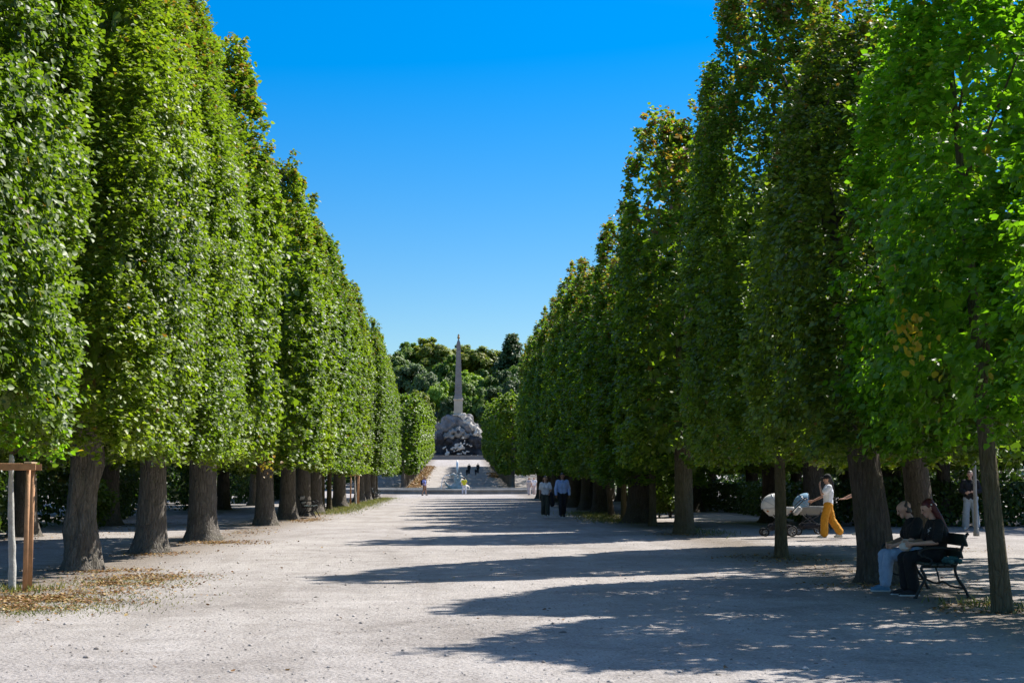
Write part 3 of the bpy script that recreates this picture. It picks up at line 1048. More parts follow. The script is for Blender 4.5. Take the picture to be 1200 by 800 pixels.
LEAF_B = leaf_mat('bright_bush_leaf', [(0, (0.06, 0.10, 0.014)), (0.4, (0.11, 0.16, 0.02)), (0.8, (0.17, 0.20, 0.025)), (1, (0.22, 0.2, 0.03))], 0.45, 0.45)
BARK = bark_mat('lime_bark', (0.095, 0.082, 0.070), (0.20, 0.176, 0.152), (0.33, 0.298, 0.262))
BARK_SHADE = bark_mat('shaded_lime_bark', (0.050, 0.041, 0.033), (0.105, 0.088, 0.072), (0.17, 0.148, 0.122), 0.45)  # lime bark copy darkened for the shade the right-hand trunks stand in
BARK_Y = bark_mat('young_bark', (0.095, 0.080, 0.046), (0.15, 0.127, 0.078), (0.205, 0.178, 0.118), 0.5)

NEAR = [clipped_crown(11 + i, 200000, 0.088, LEAF, relief=.72, topcut=.50, pw=5.0, gap=.7, fill=.09, smallamp=.17, autumn=.35) for i in range(3)]
TALL_R = clipped_crown(14, 140000, 0.092, LEAF_R, autumn=.45, xt=.75, topcut=.30, taper=.62, gap=.45, z1=12.8, smallamp=.16)
LOW_R = clipped_crown(15, 110000, 0.092, LEAF, xt=.7, topcut=.35, taper=.75, gap=.45, z1=9.2, smallamp=.16)
NEAR_Y = clipped_crown(17, 88000, 0.098, LEAF_Y, hx=1.35, autumn=0.03, xt=.85, topcut=.30, z1=9.3, gap=.05, holes=.9, fill=.02)
OUT_R = clipped_crown(45, 26000, 0.15, LEAF_R, autumn=.3, xt=.6, topcut=.45, taper=.7, gap=-.1, holes=.93, fill=.02, z1=12.4, smallamp=.16)
MID = [clipped_crown(21 + i, 66000, 0.136, LEAF, relief=.75, topcut=.52, pw=5.0, fill=.08, smallamp=.15, autumn=.35) for i in range(4)]
MID_R = [clipped_crown(26 + i, 56000, 0.136, LEAF_R, hx=1.75, hy=2.85, autumn=.5, xt=.5, topcut=.55, taper=.66, gap=.5, z1=12.6, relief=.9, fill=.06, smallamp=.16) for i in range(3)]
FAR = [clipped_crown(31 + i, 15000, 0.31, LEAF, z1=12.2, topcut=0.78, taper=0.4, autumn=0.04, holes=.3) for i in range(3)]
SAP = clipped_crown(41, 5000, 0.10, LEAF_Y, hx=0.55, hy=0.6, z0=1.9, z1=3.8, autumn=0.03)
TR = [trunk_mesh(50 + i, 0.36, 10.5, BARK, ((i % 3 - 1) * .006, 0)) for i in range(4)]
TR_SHADE = [trunk_mesh(55 + i, 0.36, 10.5, BARK_SHADE, ((i % 3 - 1) * .012, 0)) for i in range(4)]
TR_THIN = [trunk_mesh(60 + i, 0.125, 9.5, BARK_Y, ((i - 1) * .008, 0), flare=.25, limbs=6, seg=14, r_top=.25) for i in range(3)]

ORD = ['first', 'second', 'third', 'fourth', 'fifth', 'sixth', 'seventh', 'eighth', 'ninth', 'tenth', 'eleventh', 'twelfth', 'thirteenth', 'fourteenth', 'fifteenth', 'sixteenth',
       'seventeenth', 'eighteenth', 'nineteenth', 'twentieth', 'twenty-first', 'twenty-second', 'twenty-third', 'twenty-fourth', 'twenty-fifth']
tr_rng = random.Random(99)
def tree(x, y, label, group, crown, trunk, sz=1.0, sx=1.0, sy=1.0, flip=None, tscale=1.0, tz=1.0, name='clipped_tree', cx=0.0, cy=0.0):
    root = empty(name, (x, y, gzf(x, y)), 0, label, 'tree', group)
    t = link_mesh('trunk', trunk, root)
    t.rotation_euler.z = tr_rng.uniform(0, 6.28) if abs(tscale) != 1.0 else 0
    t.scale = (abs(tscale), abs(tscale), tz)
    f = tr_rng.random() < .5 if flip is None else flip
    c = link_mesh('crown', crown, root, (cx, cy, 0), (0, 0, PI if f else 0))
    c.scale = (sx, sy, sz)
    return root

GL, GR = 'clipped trees of the row left of the alley', 'clipped trees of the row right of the alley'
# left inner row: y, trunk radius, kind, height scale, label
left_row = [
    (18.4, .36, 'near', 1.03, 'bright green clipped tree cut off by the left picture edge, above the stake frame'),
    (26.8, .33, 'near', 1.05, 'clipped tree on a knobbly swollen grey trunk beside the stake frame'),
    (32.7, .305, 'near', 1.03, 'clipped tree on a straight flared trunk next after the knobbly swollen one'),
    (39.2, .385, 'mid', 1.06, 'clipped tree on the thickest trunk of the left row, orange leaves at its foot'),
    (51.8, .315, 'mid', 1.02, 'clipped tree standing alone past the thickest left trunk, after a gap'),
    (58.6, .32, 'mid', 1.0, 'clipped tree whose trunk stands just this side of the left park bench'),
    (64.3, .33, 'mid', 1.0, 'clipped tree whose trunk stands right behind the left park bench'),
    (69.8, .33, 'mid', 1.01, 'clipped tree second past the left park bench, before the two thin stems'),
    (73.6, .12, 'thin', .95, 'nearer of the two thin young trees in the left row past the bench'),
    (77.4, .13, 'thin', .95, 'farther of the two thin young trees in the left row past the bench'),
    (84.0, .37, 'mid', 1.0, 'broad trunked clipped tree just this side of the far pair of stakes'),
    (101, .36, 'mid', .99, 'clipped tree just past the far pair of wooden stakes in the left row'),
    (108, .35, 'mid', 1.0, 'clipped tree third from the end of the left row before the fountain pool'),
    (115, .36, 'mid', .97, 'thick trunked last but one tree of the left row before the fountain pool'),
    (122, .12, 'thin', .92, 'thin stemmed last tree of the left row before the fountain pool'),
]
for i, (y, r0, kind, hs, lab) in enumerate(left_row):
    if kind == 'near': cr = NEAR[i % 3]
    elif kind == 'thin': cr = MID[(i + 1) % 4]
    else: cr = MID[i % 4]
    if kind == 'thin': tm, ts = TR_THIN[i % 3], r0 / .125
    elif i == 1: tm, ts = trunk_mesh(71, .275, 10.5, BARK, (.0, 0), flare=.34, bulge=.34, kinks=.022), 1.0
    elif i in (2, 3, 4, 0): tm, ts = trunk_mesh(72 + i, r0, 10.5, BARK, ((.012, 0, .008, .0, -.012)[i], 0), flare=.42, bulge=.045), 1.0
    else: tm, ts = TR[i % 4], r0 / .36
    tree(-6.8, y, lab, GL, cr, tm, hs, 1.0, {'thin': .8}.get(kind, 1.0) * (1.12 if i == 1 else 1.0), None, ts, cy=(-.85 if i == 0 else -.25 if i == 1 else 0))
# the gaps between trunks past the bench are filled by one more crown of the row
right_row = [
    (17.9, .125, 'young', 1.0, 'bright green young tree on a slim olive trunk right beside the bench'),
    (23.1, .30, 'near', 1.0, 'clipped tree on a thick dark trunk behind the man on the bench'),
    (30.2, .14, 'near', 1.0, 'tall clipped tree on a slim trunk in front of the white pram'),
    (43.2, .30, 'mid', 1.0, 'clipped tree on a smooth mid-thick trunk left of the prams, after a gap'),
    (50.2, .125, 'thin', .72, 'slim tree leaning against the widest right trunk, past the smooth trunk'),
    (54.2, .42, 'mid', .89, 'clipped tree on the widest dark trunk of the right row'),
    (59.0, .115, 'thin', .80, 'thinnest dark stem of the right row, left of the widest trunk'),
    (63.8, .125, 'thin', .88, 'thin tree with a leaning stem in the right row'),
    (69.0, .34, 'mid', .93, 'thick trunked tree just past the thin leaning stem of the right row'),
    (75.6, .36, 'mid', .95, 'first tree of the right row behind the man in the blue shirt'),
    (83.0, .36, 'mid', .93, 'second tree of the right row behind the man in the blue shirt'),
    (91.0, .35, 'mid', .96, 'third tree of the right row behind the walking couple'),
    (99.7, .35, 'mid', .98, 'third from last tree of the right row before the fountain pool'),
    (109, .36, 'mid', .99, 'last but one tree of the right row before the fountain pool'),
    (117.5, .36, 'mid', .96, 'last tree of the right row before the fountain pool'),
]
for i, (y, r0, kind, hs, lab) in enumerate(right_row):
    if kind == 'young': cr = NEAR_Y
    elif kind == 'near': cr = LOW_R if i == 1 else TALL_R
    else: cr = MID_R[i % 3]
    if i == 0: tm, ts = trunk_mesh(81, .112, 7.5, BARK_Y, (-.065, .0), flare=.22, limbs=6, seg=20, r_top=.25), 1.0
    elif i == 1: tm, ts = trunk_mesh(82, .262, 8.0, BARK_SHADE, (-.12, .0), flare=.55, bulge=.05), 1.0
    elif i == 2: tm, ts = trunk_mesh(83, .118, 9.8, BARK_Y, (.0, .0), flare=.3, limbs=6, seg=20, r_top=.25), 1.0
    elif i == 3: tm, ts = trunk_mesh(84, .27, 10.5, BARK_Y, (-.006, .0), flare=.35), 1.0
    elif i == 7: tm, ts = trunk_mesh(85, .125, 9.5, BARK_SHADE, (-.09, 0), flare=.3, limbs=6, seg=14, r_top=.25), 1.0
    elif kind == 'thin': tm, ts = TR_THIN[i % 3], r0 / .125
    else: tm, ts = TR_SHADE[(i + 1) % 4], r0 / .36
    tree(6.72, y, lab, GR, cr, tm, hs, 1.0, .8 if kind == 'thin' else {0: .92, 1: .80, 2: .82}.get(i, 1.0), None, ts, cy={1: -.2, 2: .35}.get(i, 0))

tree(6.85, 12.1, 'nearest right tree, trunk outside the picture, big leaves hanging in at the right edge', GR, NEAR_Y, TR_THIN[1], 1.0, 1.0, .84, True, 1.0)
# single sprays of turned leaves hanging in the crowns
def turned(tree_root, p, n, m, seed, rad):
    r = np.random.default_rng(seed)
    P = np.array(p) + r.normal(0, 1, (n, 3)) * np.array(rad)
    me = leaves_mesh('turned_leaves', P, unit(r.normal(size=(n, 3))) + np.array([-.4, -.4, .4]), np.array([0, 0, -1.0]) + unit(r.normal(size=(n, 3))) * .6, .10 * r.uniform(.7, 1.2, n), r.uniform(.78, 1, n), m)
    link_mesh('turned_leaves', me, tree_root)
T_ = {o['label'][:24]: o for o in COL.objects if o.get('category') == 'tree'}
turned(T_['bright green young tree '], (-1.52, -1.5, 3.35), 46, LEAF_Y, 1, (.12, .16, .20))
turned(T_['bright green young tree '], (-1.50, -1.2, 3.9), 14, LEAF_Y, 2, (.12, .12, .12))
turned(T_['clipped tree on the thic'], (1.35, 2.4, 2.2), 60, LEAF, 3, (.14, .22, .22))

# outer rows
GL2, GR2 = 'clipped trees of the outer row on the left', 'clipped trees of the outer row on the right'
for i, y in enumerate((42.0, 52.0, 70.0, 77.0, 89.0, 111, 117)):
    tree(-12.3, y, 'tree of the outer left row, %s dark trunk counting away from the stake frame' % ORD[i], GL2, MID[(i + 1) % 4], TR[i % 4], .97 + .03 * (i % 3), 1.0, 1.0, None, .9 + .05 * (i % 3))
for i, y in enumerate((34.0, 47.5, 54.0, 72.0, 77.5, 81.0, 88.0, 96.0, 104.0, 112.0, 119.0)):
    lab = 'tree of the outer right row on a leaning trunk behind the seated couple' if i == 0 else 'tree of the outer right row, %s dark trunk past the prams' % ORD[i - 1]
    tree(10.95 if i == 0 else 11.7, y, lab, GR2, MID[i % 4], trunk_mesh(90, .33, 10.5, BARK_SHADE, (-.09, 0), flare=.35) if i == 0 else TR_SHADE[(i + 2) % 4], .97 + .03 * ((i + 1) % 3), 1.0, 1.0, None, 1.0, cx=-.5 if i == 0 else 0)
for y in (18.2, 23.8, 28.6):
    tree(12.2, y, 'outer right tree just beyond the right picture edge, its broken shade falling behind the bench', 'outer trees beyond the right edge', OUT_R, TR_SHADE[0], .93, 1.0, .86, None, .9)
r3 = random.Random(4)
for i in range(11):
    y = 50.5 + i * 5.6 + r3.uniform(-1, 1)
    x = 17.6 + r3.uniform(-1.0, 1.4)
    tree(x, y, 'dark trunked tree standing behind the low right hedge, beyond the outer row', 'trees behind the low right hedge', MID[(i + 3) % 4], TR_SHADE[i % 4], 1.0, 1.2, 1.0, None, .62 + .2 * r3.random())

# the second stretch of the alley, past the pool, climbing to the obelisk
GL4, GR4 = 'clipped trees left of the alley past the pool', 'clipped trees right of the alley past the pool'
for k in range(20):
    y = 181.0 + k * 6.0
    for s, g, w in ((-1, GL4, 'left'), (1, GR4, 'right')):
        if k == 0: lab = 'first clipped tree past the pool on the %s, dark flat end towards the pool' % w
        elif k == 19: lab = 'last clipped tree on the %s before the obelisk rocks' % w
        else: lab = 'far clipped tree past the pool on the %s, %s back from the pool' % (w, ORD[k])
        tree(s * 6.8, y, lab, g, FAR[(k + (s > 0)) % 3], TR[k % 4], .92 + .05 * tr_rng.random(), 1.0, 1.04, None, .7)
for s, w in ((-1, 'left'), (1, 'right')):
    tree(s * 12.0, 181.5, 'outer clipped tree past the pool on the %s, beside the first one' % w, 'outer clipped trees past the pool', FAR[1], TR[1], .95, 1.1, 1.04, None, .7)

# undergrowth and woods beside the alley
def plantation(name, me, label, cat, stems=None):
    o = empty(name, (0, 0, 0), 0, label, cat)
    link_mesh('foliage', me, o)
    if stems: stems.build('stem', BARK, o)
    return o
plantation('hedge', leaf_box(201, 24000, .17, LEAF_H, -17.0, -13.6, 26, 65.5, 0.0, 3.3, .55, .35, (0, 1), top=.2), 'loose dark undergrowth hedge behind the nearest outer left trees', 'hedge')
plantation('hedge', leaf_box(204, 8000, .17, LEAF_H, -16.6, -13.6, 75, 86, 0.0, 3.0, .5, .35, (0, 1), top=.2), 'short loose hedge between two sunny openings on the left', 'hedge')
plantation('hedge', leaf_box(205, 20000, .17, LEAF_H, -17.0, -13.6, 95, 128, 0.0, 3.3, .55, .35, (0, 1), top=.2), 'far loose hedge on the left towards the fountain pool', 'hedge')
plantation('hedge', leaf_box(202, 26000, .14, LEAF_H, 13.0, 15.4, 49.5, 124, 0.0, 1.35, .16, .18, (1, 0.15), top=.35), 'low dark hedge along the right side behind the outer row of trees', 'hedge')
h3 = plantation('hedge', leaf_box(203, 15000, .14, LEAF_H, 0, 2.2, -9, 9, 0.0, 1.35, .15, .2, (1, 0.15), top=.35), 'low dark hedge crossing behind the standing man in pale jeans', 'hedge')
h3.location = (22.5, 49.2, 0); h3.rotation_euler.z = R(90)
# h3 faces the camera: local -x becomes world -y
def wood(nm, me):
    tag(link_mesh(nm, me), kind='stuff')
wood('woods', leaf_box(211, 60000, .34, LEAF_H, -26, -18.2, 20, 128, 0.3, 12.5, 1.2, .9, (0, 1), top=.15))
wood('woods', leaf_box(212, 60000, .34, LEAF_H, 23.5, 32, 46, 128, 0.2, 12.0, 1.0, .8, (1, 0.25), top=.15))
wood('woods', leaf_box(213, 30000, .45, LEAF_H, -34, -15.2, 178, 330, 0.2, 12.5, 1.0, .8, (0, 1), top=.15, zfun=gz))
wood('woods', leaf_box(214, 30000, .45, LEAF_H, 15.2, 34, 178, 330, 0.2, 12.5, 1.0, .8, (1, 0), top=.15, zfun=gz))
wb = link_mesh('woods', leaf_box(215, 16000, .34, LEAF_H, 0, 6, -17, 17, 0.2, 11, 1.0, .6, (1, 0), top=.15)); wb.location = (41, 52, 0); wb.rotation_euler.z = R(90); tag(wb, kind='stuff')
wb = link_mesh('woods', leaf_box(216, 16000, .45, LEAF_H, 0, 6, -25, 25, 0.2, 11, 1.0, .6, (1, 0), top=.15)); wb.location = (-43, 178, 0); wb.rotation_euler.z = R(90); tag(wb, kind='stuff')
wb = link_mesh('woods', leaf_box(217, 16000, .45, LEAF_H, 0, 6, -25, 25, 0.2, 11, 1.0, .6, (1, 0), top=.15)); wb.location = (43, 178, 0); wb.rotation_euler.z = R(90); tag(wb, kind='stuff')

def bush(x, y, rx, rz, label, seed, m=LEAF_B, n=2600, leaf=.11):
    o = empty('bush', (x, y, gzf(x, y)), 0, label, 'bush', None)
    link_mesh('foliage', bush_leaves(seed, n, leaf, m, rx, rz), o)
    mb = MB()
    for a in range(5):
        q = Vector((math.cos(a * 1.3) * rx * .5, math.sin(a * 1.3) * rx * .5, rz * 1.1))
        mb.tube([(0, 0, -.05), q * .5 + Vector((0, 0, .1)), q], [.025, .018, .008], 6)
    mb.build('stem', BARK, o)
bush(8.9, 61.0, 1.0, .95, 'sunlit yellow-green bush between the dark trunks right of the walking couple', 301)
bush(-17.0, 93.0, 1.8, 1.5, 'sunlit pale green bush seen between the second and third left trunks', 302, n=5000, leaf=.15)
bush(-16.6, 119.0, 2.0, 1.6, 'sunlit yellow-green bush seen past the thickest left trunk', 303, n=5000, leaf=.18)
bush(-11.9, 48.0, .85, .95, 'small light green bush seen just right of the knobbly trunk', 305)
bush(14.2, 61.5, .8, .7, 'small bright bush left of the slim trunk by the prams', 304, n=1800)

# ------------------------------------------------------------------ hill wood behind the obelisk
HL = {
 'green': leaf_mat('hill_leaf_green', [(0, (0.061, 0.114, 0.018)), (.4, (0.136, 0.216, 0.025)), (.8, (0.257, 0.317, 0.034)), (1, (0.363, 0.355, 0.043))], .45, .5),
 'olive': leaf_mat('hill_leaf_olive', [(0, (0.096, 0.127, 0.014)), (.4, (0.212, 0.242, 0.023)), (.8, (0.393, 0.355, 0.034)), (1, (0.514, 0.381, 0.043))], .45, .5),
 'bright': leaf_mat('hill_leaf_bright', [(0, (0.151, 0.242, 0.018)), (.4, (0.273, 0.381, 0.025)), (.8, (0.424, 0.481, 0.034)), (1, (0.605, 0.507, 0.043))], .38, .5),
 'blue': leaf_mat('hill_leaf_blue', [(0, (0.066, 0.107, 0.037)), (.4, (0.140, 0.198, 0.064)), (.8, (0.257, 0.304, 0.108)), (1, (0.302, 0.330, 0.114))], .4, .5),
 'dark': leaf_mat('hill_leaf_dark_shade', [(0, (0.030, 0.061, 0.015)), (.4, (0.061, 0.107, 0.024)), (.8, (0.121, 0.165, 0.034)), (1, (0.151, 0.178, 0.043))], .35, .5),  # dark green; also puts the right-hand slope trees' shade into leaf colour
}
hill_me = {}
def hill_tree(px, y, top, rx, kind, label, cone=False, seed=0):
    """px, top as the tree stands on the slope: x from its bearing, height so that its tip clears the slope"""
    key = (kind, cone, seed % 2)
    if key not in hill_me:
        hill_me[key] = round_crown(400 + len(hill_me), 26000, .50, HL[kind], 7, 8, 18, cone)
    x = px
    z = gzf(x, y)
    h = top
    root = empty('conifer' if cone else 'broadleaf_tree', (x, y, z), seed * 1.7, label, 'tree', 'trees on the slope behind the obelisk')
    link_mesh('trunk', TR[seed % 4], root).scale = (1.3, 1.3, h * .06)
    c = link_mesh('crown', hill_me[key], root, (0, 0, h * .54))
    c.scale = (rx / 7, rx / 7, h * .46 / 8)
    return root
# x, y, height, crown radius, kind, conifer?, label
def hill_px(px, py, y, rpx, kind, label, cone=False, seed=0):
    x = (px - 537) * y / 1700
    hill_tree(x, y, (560 - py) * y / 1700 + 1.6 - gzf(x, y), rpx * 1.18 * y / 1700, kind, label, cone, seed)
HT = [
 (452, 403, 500, 27, 'green', 'mid green broad tree at the left end of the skyline on the slope'),
 (480, 397, 515, 27, 'green', 'rounded green tree on the skyline second from the left end'),
 (508, 390, 505, 31, 'olive', 'tallest olive green tree on the skyline just left of the obelisk tip'),
 (559, 394, 505, 32, 'olive', 'broad olive green tree on the skyline just right of the obelisk tip'),
 (534, 399, 512, 26, 'olive', 'olive tree on the skyline directly behind the obelisk tip'),
 (540, 436, 440, 20, 'green', 'leafy green tree filling in behind the middle of the obelisk shaft'),
 (585, 404, 505, 22, 'dark', 'dark tree on the skyline between the olive tree and the conifer'),
 (600, 394, 480, 30, 'dark', 'dark pointed conifer on the skyline right of the obelisk'),
 (626, 384, 470, 22, 'green', 'pale green tree on the skyline beside the right row of clipped trees'),
 (478, 416, 455, 26, 'blue', 'large blue-green tree low on the slope left of the obelisk'),
 (502, 424, 445, 20, 'blue', 'smaller blue-green tree between the large one and the obelisk'),
 (524, 412, 470, 20, 'green', 'green tree close behind the obelisk shaft on its left'),
 (551, 428, 460, 20, 'bright', 'sunny bright green tree right beside the obelisk shaft'),
 (572, 430, 450, 18, 'green', 'green tree below the olive skyline tree right of the obelisk'),
 (592, 426, 440, 20, 'dark', 'dark shaded tree below the pointed conifer'),
 (612, 414, 450, 20, 'green', 'light green spreading tree right of the dark shaded one'),
 (472, 458, 418, 17, 'dark', 'dark tree rising just over the far left clipped trees'),
 (492, 446, 420, 17, 'olive', 'yellow tinged olive tree behind the left end of the obelisk rocks'),
 (513, 440, 425, 15, 'bright', 'bright green tree directly left of the obelisk pedestal'),
 (528, 456, 412, 13, 'dark', 'low dark tree directly behind the obelisk pedestal'),
 (547, 452, 418, 14, 'green', 'low green tree directly right of the obelisk pedestal'),
 (562, 452, 412, 15, 'green', 'low green tree over the right end of the obelisk rocks'),
 (582, 446, 405, 24, 'dark', 'wide dark tree in deep shade right of the obelisk rocks'),
 (604, 430, 402, 20, 'dark', 'tall dark tree behind the far right clipped trees'),
]
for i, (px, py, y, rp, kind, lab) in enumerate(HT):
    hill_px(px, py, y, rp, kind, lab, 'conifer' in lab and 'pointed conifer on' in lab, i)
for i in range(14):
    s = -1 if i % 2 else 1
    x = s * (38 + 15 * (i // 2) + tr_rng.uniform(-3, 3))
    y = 470 + tr_rng.uniform(-35, 30)
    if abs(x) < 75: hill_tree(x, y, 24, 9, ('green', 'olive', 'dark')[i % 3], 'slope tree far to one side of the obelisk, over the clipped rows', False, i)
# ------------------------------------------------------------------ obelisk fountain
ROCK = stone_mat('grotto_rock', (0.07, 0.065, 0.065), (0.19, 0.18, 0.175), (0.36, 0.34, 0.325), .5, .8, .25)
DARKROCK = stone_mat('wet_shaded_rock', (0.016, 0.016, 0.018), (0.045, 0.045, 0.05), (0.11, 0.105, 0.10), .6, .8, .2)  # wet rock, its colour darkened further for the grotto's shade
STONE = stone_mat('grey_stone', (0.14, 0.13, 0.125), (0.21, 0.196, 0.185), (0.28, 0.265, 0.245), .5, .3, .03)
PALE = stone_mat('pale_stone', (0.32, 0.28, 0.22), (0.42, 0.37, 0.29), (0.50, 0.45, 0.37), .6, .3, .03)
LEDGE = stone_mat('ledge_stone', (0.14, 0.13, 0.12), (0.24, 0.23, 0.21), (0.34, 0.32, 0.30), 1.2, .6, .1)
STATUE = stone_mat('statue_stone', (0.36, 0.32, 0.27), (0.54, 0.49, 0.42), (0.66, 0.61, 0.54), 2, .4, .03)
GOLD = mat('old_gilding', (0.24, 0.15, 0.05), 0.45, .6)
def rough_mesh(me, amp, sc, seed):
    n = len(me.vertices)
    co = np.empty(n * 3); me.vertices.foreach_get('co', co); co = co.reshape(-1, 3)
    no = np.array([tuple(v.normal) for v in me.vertices])
    d = np.array([mnoise.fractal(Vector(p) * sc + Vector((seed, 0, 0)), 0.9, 2.1, 4) for p in co])
    co += no * (d * amp)[:, None]
    me.vertices.foreach_set('co', co.ravel()); me.update()
    return me
def nub(mb, p, r, s=(1, 1, 1)):
    mb.capsule(p, r, Vector(p) + Vector((0, 0, r * .6)), r * .8, 10, 3)

def statue_caps(mb, c, h, seed, face=(0, -1)):
    """a loosely posed stone figure, about h tall, standing or leaning"""
    r = random.Random(seed)
    k = h / 1.75
    c = Vector(c)
    ln = Vector((r.uniform(-.18, .18), r.uniform(-.12, .05), 0)) * k
    P = lambda x, y, z: c + Vector((x, y, z)) * k + ln * z
    mb.capsule(P(-.1, 0, .05), .08 * k, P(-.09, 0, .9), .11 * k)
    mb.capsule(P(.14, -.1, .05), .08 * k, P(.09, 0, .9), .11 * k)
    mb.capsule(P(0, 0, .92), .15 * k, P(0, 0, 1.3), .18 * k)
    mb.capsule(P(0, 0, 1.4), .07 * k, P(.0, -.02, 1.6), .11 * k)
    a = r.uniform(-.4, .4)
    mb.capsule(P(-.2, 0, 1.36), .07 * k, P(-.45, -.1, 1.15 + a), .055 * k)
    mb.capsule(P(-.45, -.1, 1.15 + a), .055 * k, P(-.6, -.2, 1.35 + a), .045 * k)
    mb.capsule(P(.2, 0, 1.36), .07 * k, P(.42, -.1, 1.05 - a), .055 * k)
    mb.capsule(P(.42, -.1, 1.05 - a), .055 * k, P(.5, -.25, .85 - a), .045 * k)
    mb.capsule(P(.15, .1, 1.3), .10 * k, P(.3, .1, .2), .15 * k)

def fountain():
    y0 = 372.0
    z0 = gzf(0, y0)
    root = empty('obelisk_fountain', (0, y0, z0), 0, 'tall grey obelisk on a rocky grotto mound closing the far end of the alley', 'fountain')
    r = random.Random(3)
    # mound of piled rock: upper part
    mb = MB()
    for i in range(90):
        t = r.random()
        z = 5.6 + 5.4 * t
        w = 6.6 * (1 - ((z - 5.4) / 6.6) ** 1.2) + 1.2
        x = r.uniform(-w, w)
        y = 4.0 + r.uniform(-1.8, 3.0) * (1.15 - t) - (1 - abs(x) / 8.5) * .8
        s = r.uniform(.55, 1.15)
        mb.capsule((x, y, z - s * .4), s, (x + r.uniform(-.7, .7), y + r.uniform(-.4, .4), z + r.uniform(-.2, .7)), s * .8, 10, 3)
    mb.capsule((0, 5, 4.5), 3.2, (0, 4.6, 8.8), 2.0, 16, 5)
    mb.capsule((-5, 5.5, 4.0), 2.4, (-3, 5.0, 6.0), 2.1, 14, 4)
    mb.capsule((5, 5.5, 4.0), 2.4, (3, 5.0, 6.0), 2.1, 14, 4)
    me = rough_mesh(fuse(mb, .26, 2, 'rock_mound'), .34, .8, 3); me.materials.append(ROCK)
    link_mesh('rock_mound', me, root)
    # the dark grotto below, with two arched openings left and right of a pier
    mb = MB()
    for i in range(70):
        x = r.uniform(-8.6, 8.6); z = r.uniform(.2, 5.6)
        y = 1.6 + r.uniform(-.6, 1.2) + (0.9 if abs(abs(x) - 3.0) < 1.4 and z < 3.6 else 0)
        s = r.uniform(.5, .95)
        mb.capsule((x, y, z), s, (x + r.uniform(-.5, .5), y + .2, z + r.uniform(.2, .9)), s * .85, 10, 3)
    mb.box((0, 3.6, 2.8), (17, 3, 5.6))
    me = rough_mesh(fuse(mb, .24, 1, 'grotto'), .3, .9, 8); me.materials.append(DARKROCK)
    link_mesh('grotto', me, root)
    # pale overhanging rocks with the round oracle mouth, and lighter blocks spilling to the right
    mb = MB()
    for i in range(46):
        x = r.uniform(-5.0, 5.0)
        z = 7.6 - abs(x) * .42 + r.uniform(-1.0, .5)
        s = r.uniform(.28, .62)
        mb.capsule((x, .9 + abs(x) * .22 + r.uniform(-.3, .4), z - .2), s, (x + r.uniform(-.6, .6), 1.2 + abs(x) * .22, z + r.uniform(-.3, .5)), s * .8, 10, 3)
    mb.capsule((0, 1.0, 6.4), .85, (0, 1.3, 7.6), .8, 14, 4)
    me = rough_mesh(fuse(mb, .15, 1, 'ledge'), .22, 1.5, 5); me.materials.append(LEDGE)
    lg = link_mesh('ledge', me, root)
    mb = MB()
    mb.lathe([(.30, -.1), (.42, 0), (.44, .12), (.30, .16)], 14)
    mb.build('mouth', DARKROCK, lg, (0, .05, 7.0), (R(90), 0, 0))
    mb = MB()
    for i in range(40):
        t = r.random()
        x = 1.0 + 5.2 * t + r.uniform(-.8, .8); z = 11.2 - 4.6 * t + r.uniform(-.9, .5)
        s = r.uniform(.25, .6)
        mb.capsule((x, 2.4 - .6 * t + r.uniform(-.4, .4), z - .2), s, (x + r.uniform(-.5, .5), 2.6 - .6 * t, z + r.uniform(-.1, .5)), s * .7, 10, 3)
    me = rough_mesh(fuse(mb, .15, 1, 'rock_spill'), .24, 1.5, 9); me.materials.append(STATUE)
    link_mesh('rock_spill', me, root)
    # broken white figures and rock bits in the shade of the grotto
    mb = MB()
    mb.box((0, .4, 2.9), (3.4, .5, .5))
    for i in range(34):
        x = r.gauss(0, 1.5); z = 3.2 + r.gauss(0, 1.0) - abs(x) * .22
        s = r.uniform(.10, .26)
        mb.capsule((x, -.1 + r.uniform(-.2, .3), z), s, (x + r.uniform(-.8, .8), -.1, z + r.uniform(-.5, .5)), s * .7, 8, 3)
    me = rough_mesh(fuse(mb, .09, 1, 'figure_relief'), .12, 2.2, 4); me.materials.append(STATUE)
    link_mesh('figure_relief', me, root)
    # stone figures on the rocks
    for i, (x, y, z, h) in enumerate(((-2.9, -.2, 1.6, 1.2), (.6, -.5, 3.2, 1.3), (6.6, .9, 5.4, 2.6), (7.6, 1.2, 4.2, 2.6), (-7.0, 1.1, 5.6, 1.9), (4.4, 1.3, 6.8, 2.0), (3.4, -.8, .2, 1.0), (5.0, -.8, .2, 1.1))):
        mb = MB()
        mb.capsule((x, y, z - .3), .5, (x + .3, y, z), .45)
        statue_caps(mb, (x, y, z), h, i + 4)
        me = rough_mesh(fuse(mb, .09, 1, 'statue'), .05, 3, i); me.materials.append(STATUE)
        link_mesh('statue', me, root)
    # obelisk
    mb = MB()
    q = lambda a, z: (a * math.sqrt(2), z)
    mb.lathe([q(1.45, 0), q(1.45, .35), q(1.25, .5), q(1.12, .6), q(1.1, 3.9), q(1.28, 4.1), q(1.34, 4.4), q(1.05, 4.6)], 4, rot=PI / 4)
    mb.build('pedestal', PALE, root, (0, 4.0, 11.2))
    mb = MB()
    mb.lathe([q(1.1, 0), q(1.1, .5), q(.95, .8), q(.93, 1.0), q(.50, 14.0), q(.42, 14.5), q(.06, 15.5)], 4, rot=PI / 4)
    # carved relief bands
    for k in range(11):
        z = 1.8 + k * 1.16
        a = .93 - (.43) * (z - 1.0) / 13.0
        for s in range(4):
            an = s * PI / 2
            mb.box((math.cos(an) * (a - .005), math.sin(an) * (a - .005), z), (.10, a * (1.0 + .3 * (k % 2)), .55 + .15 * (k % 3)), an, .03)
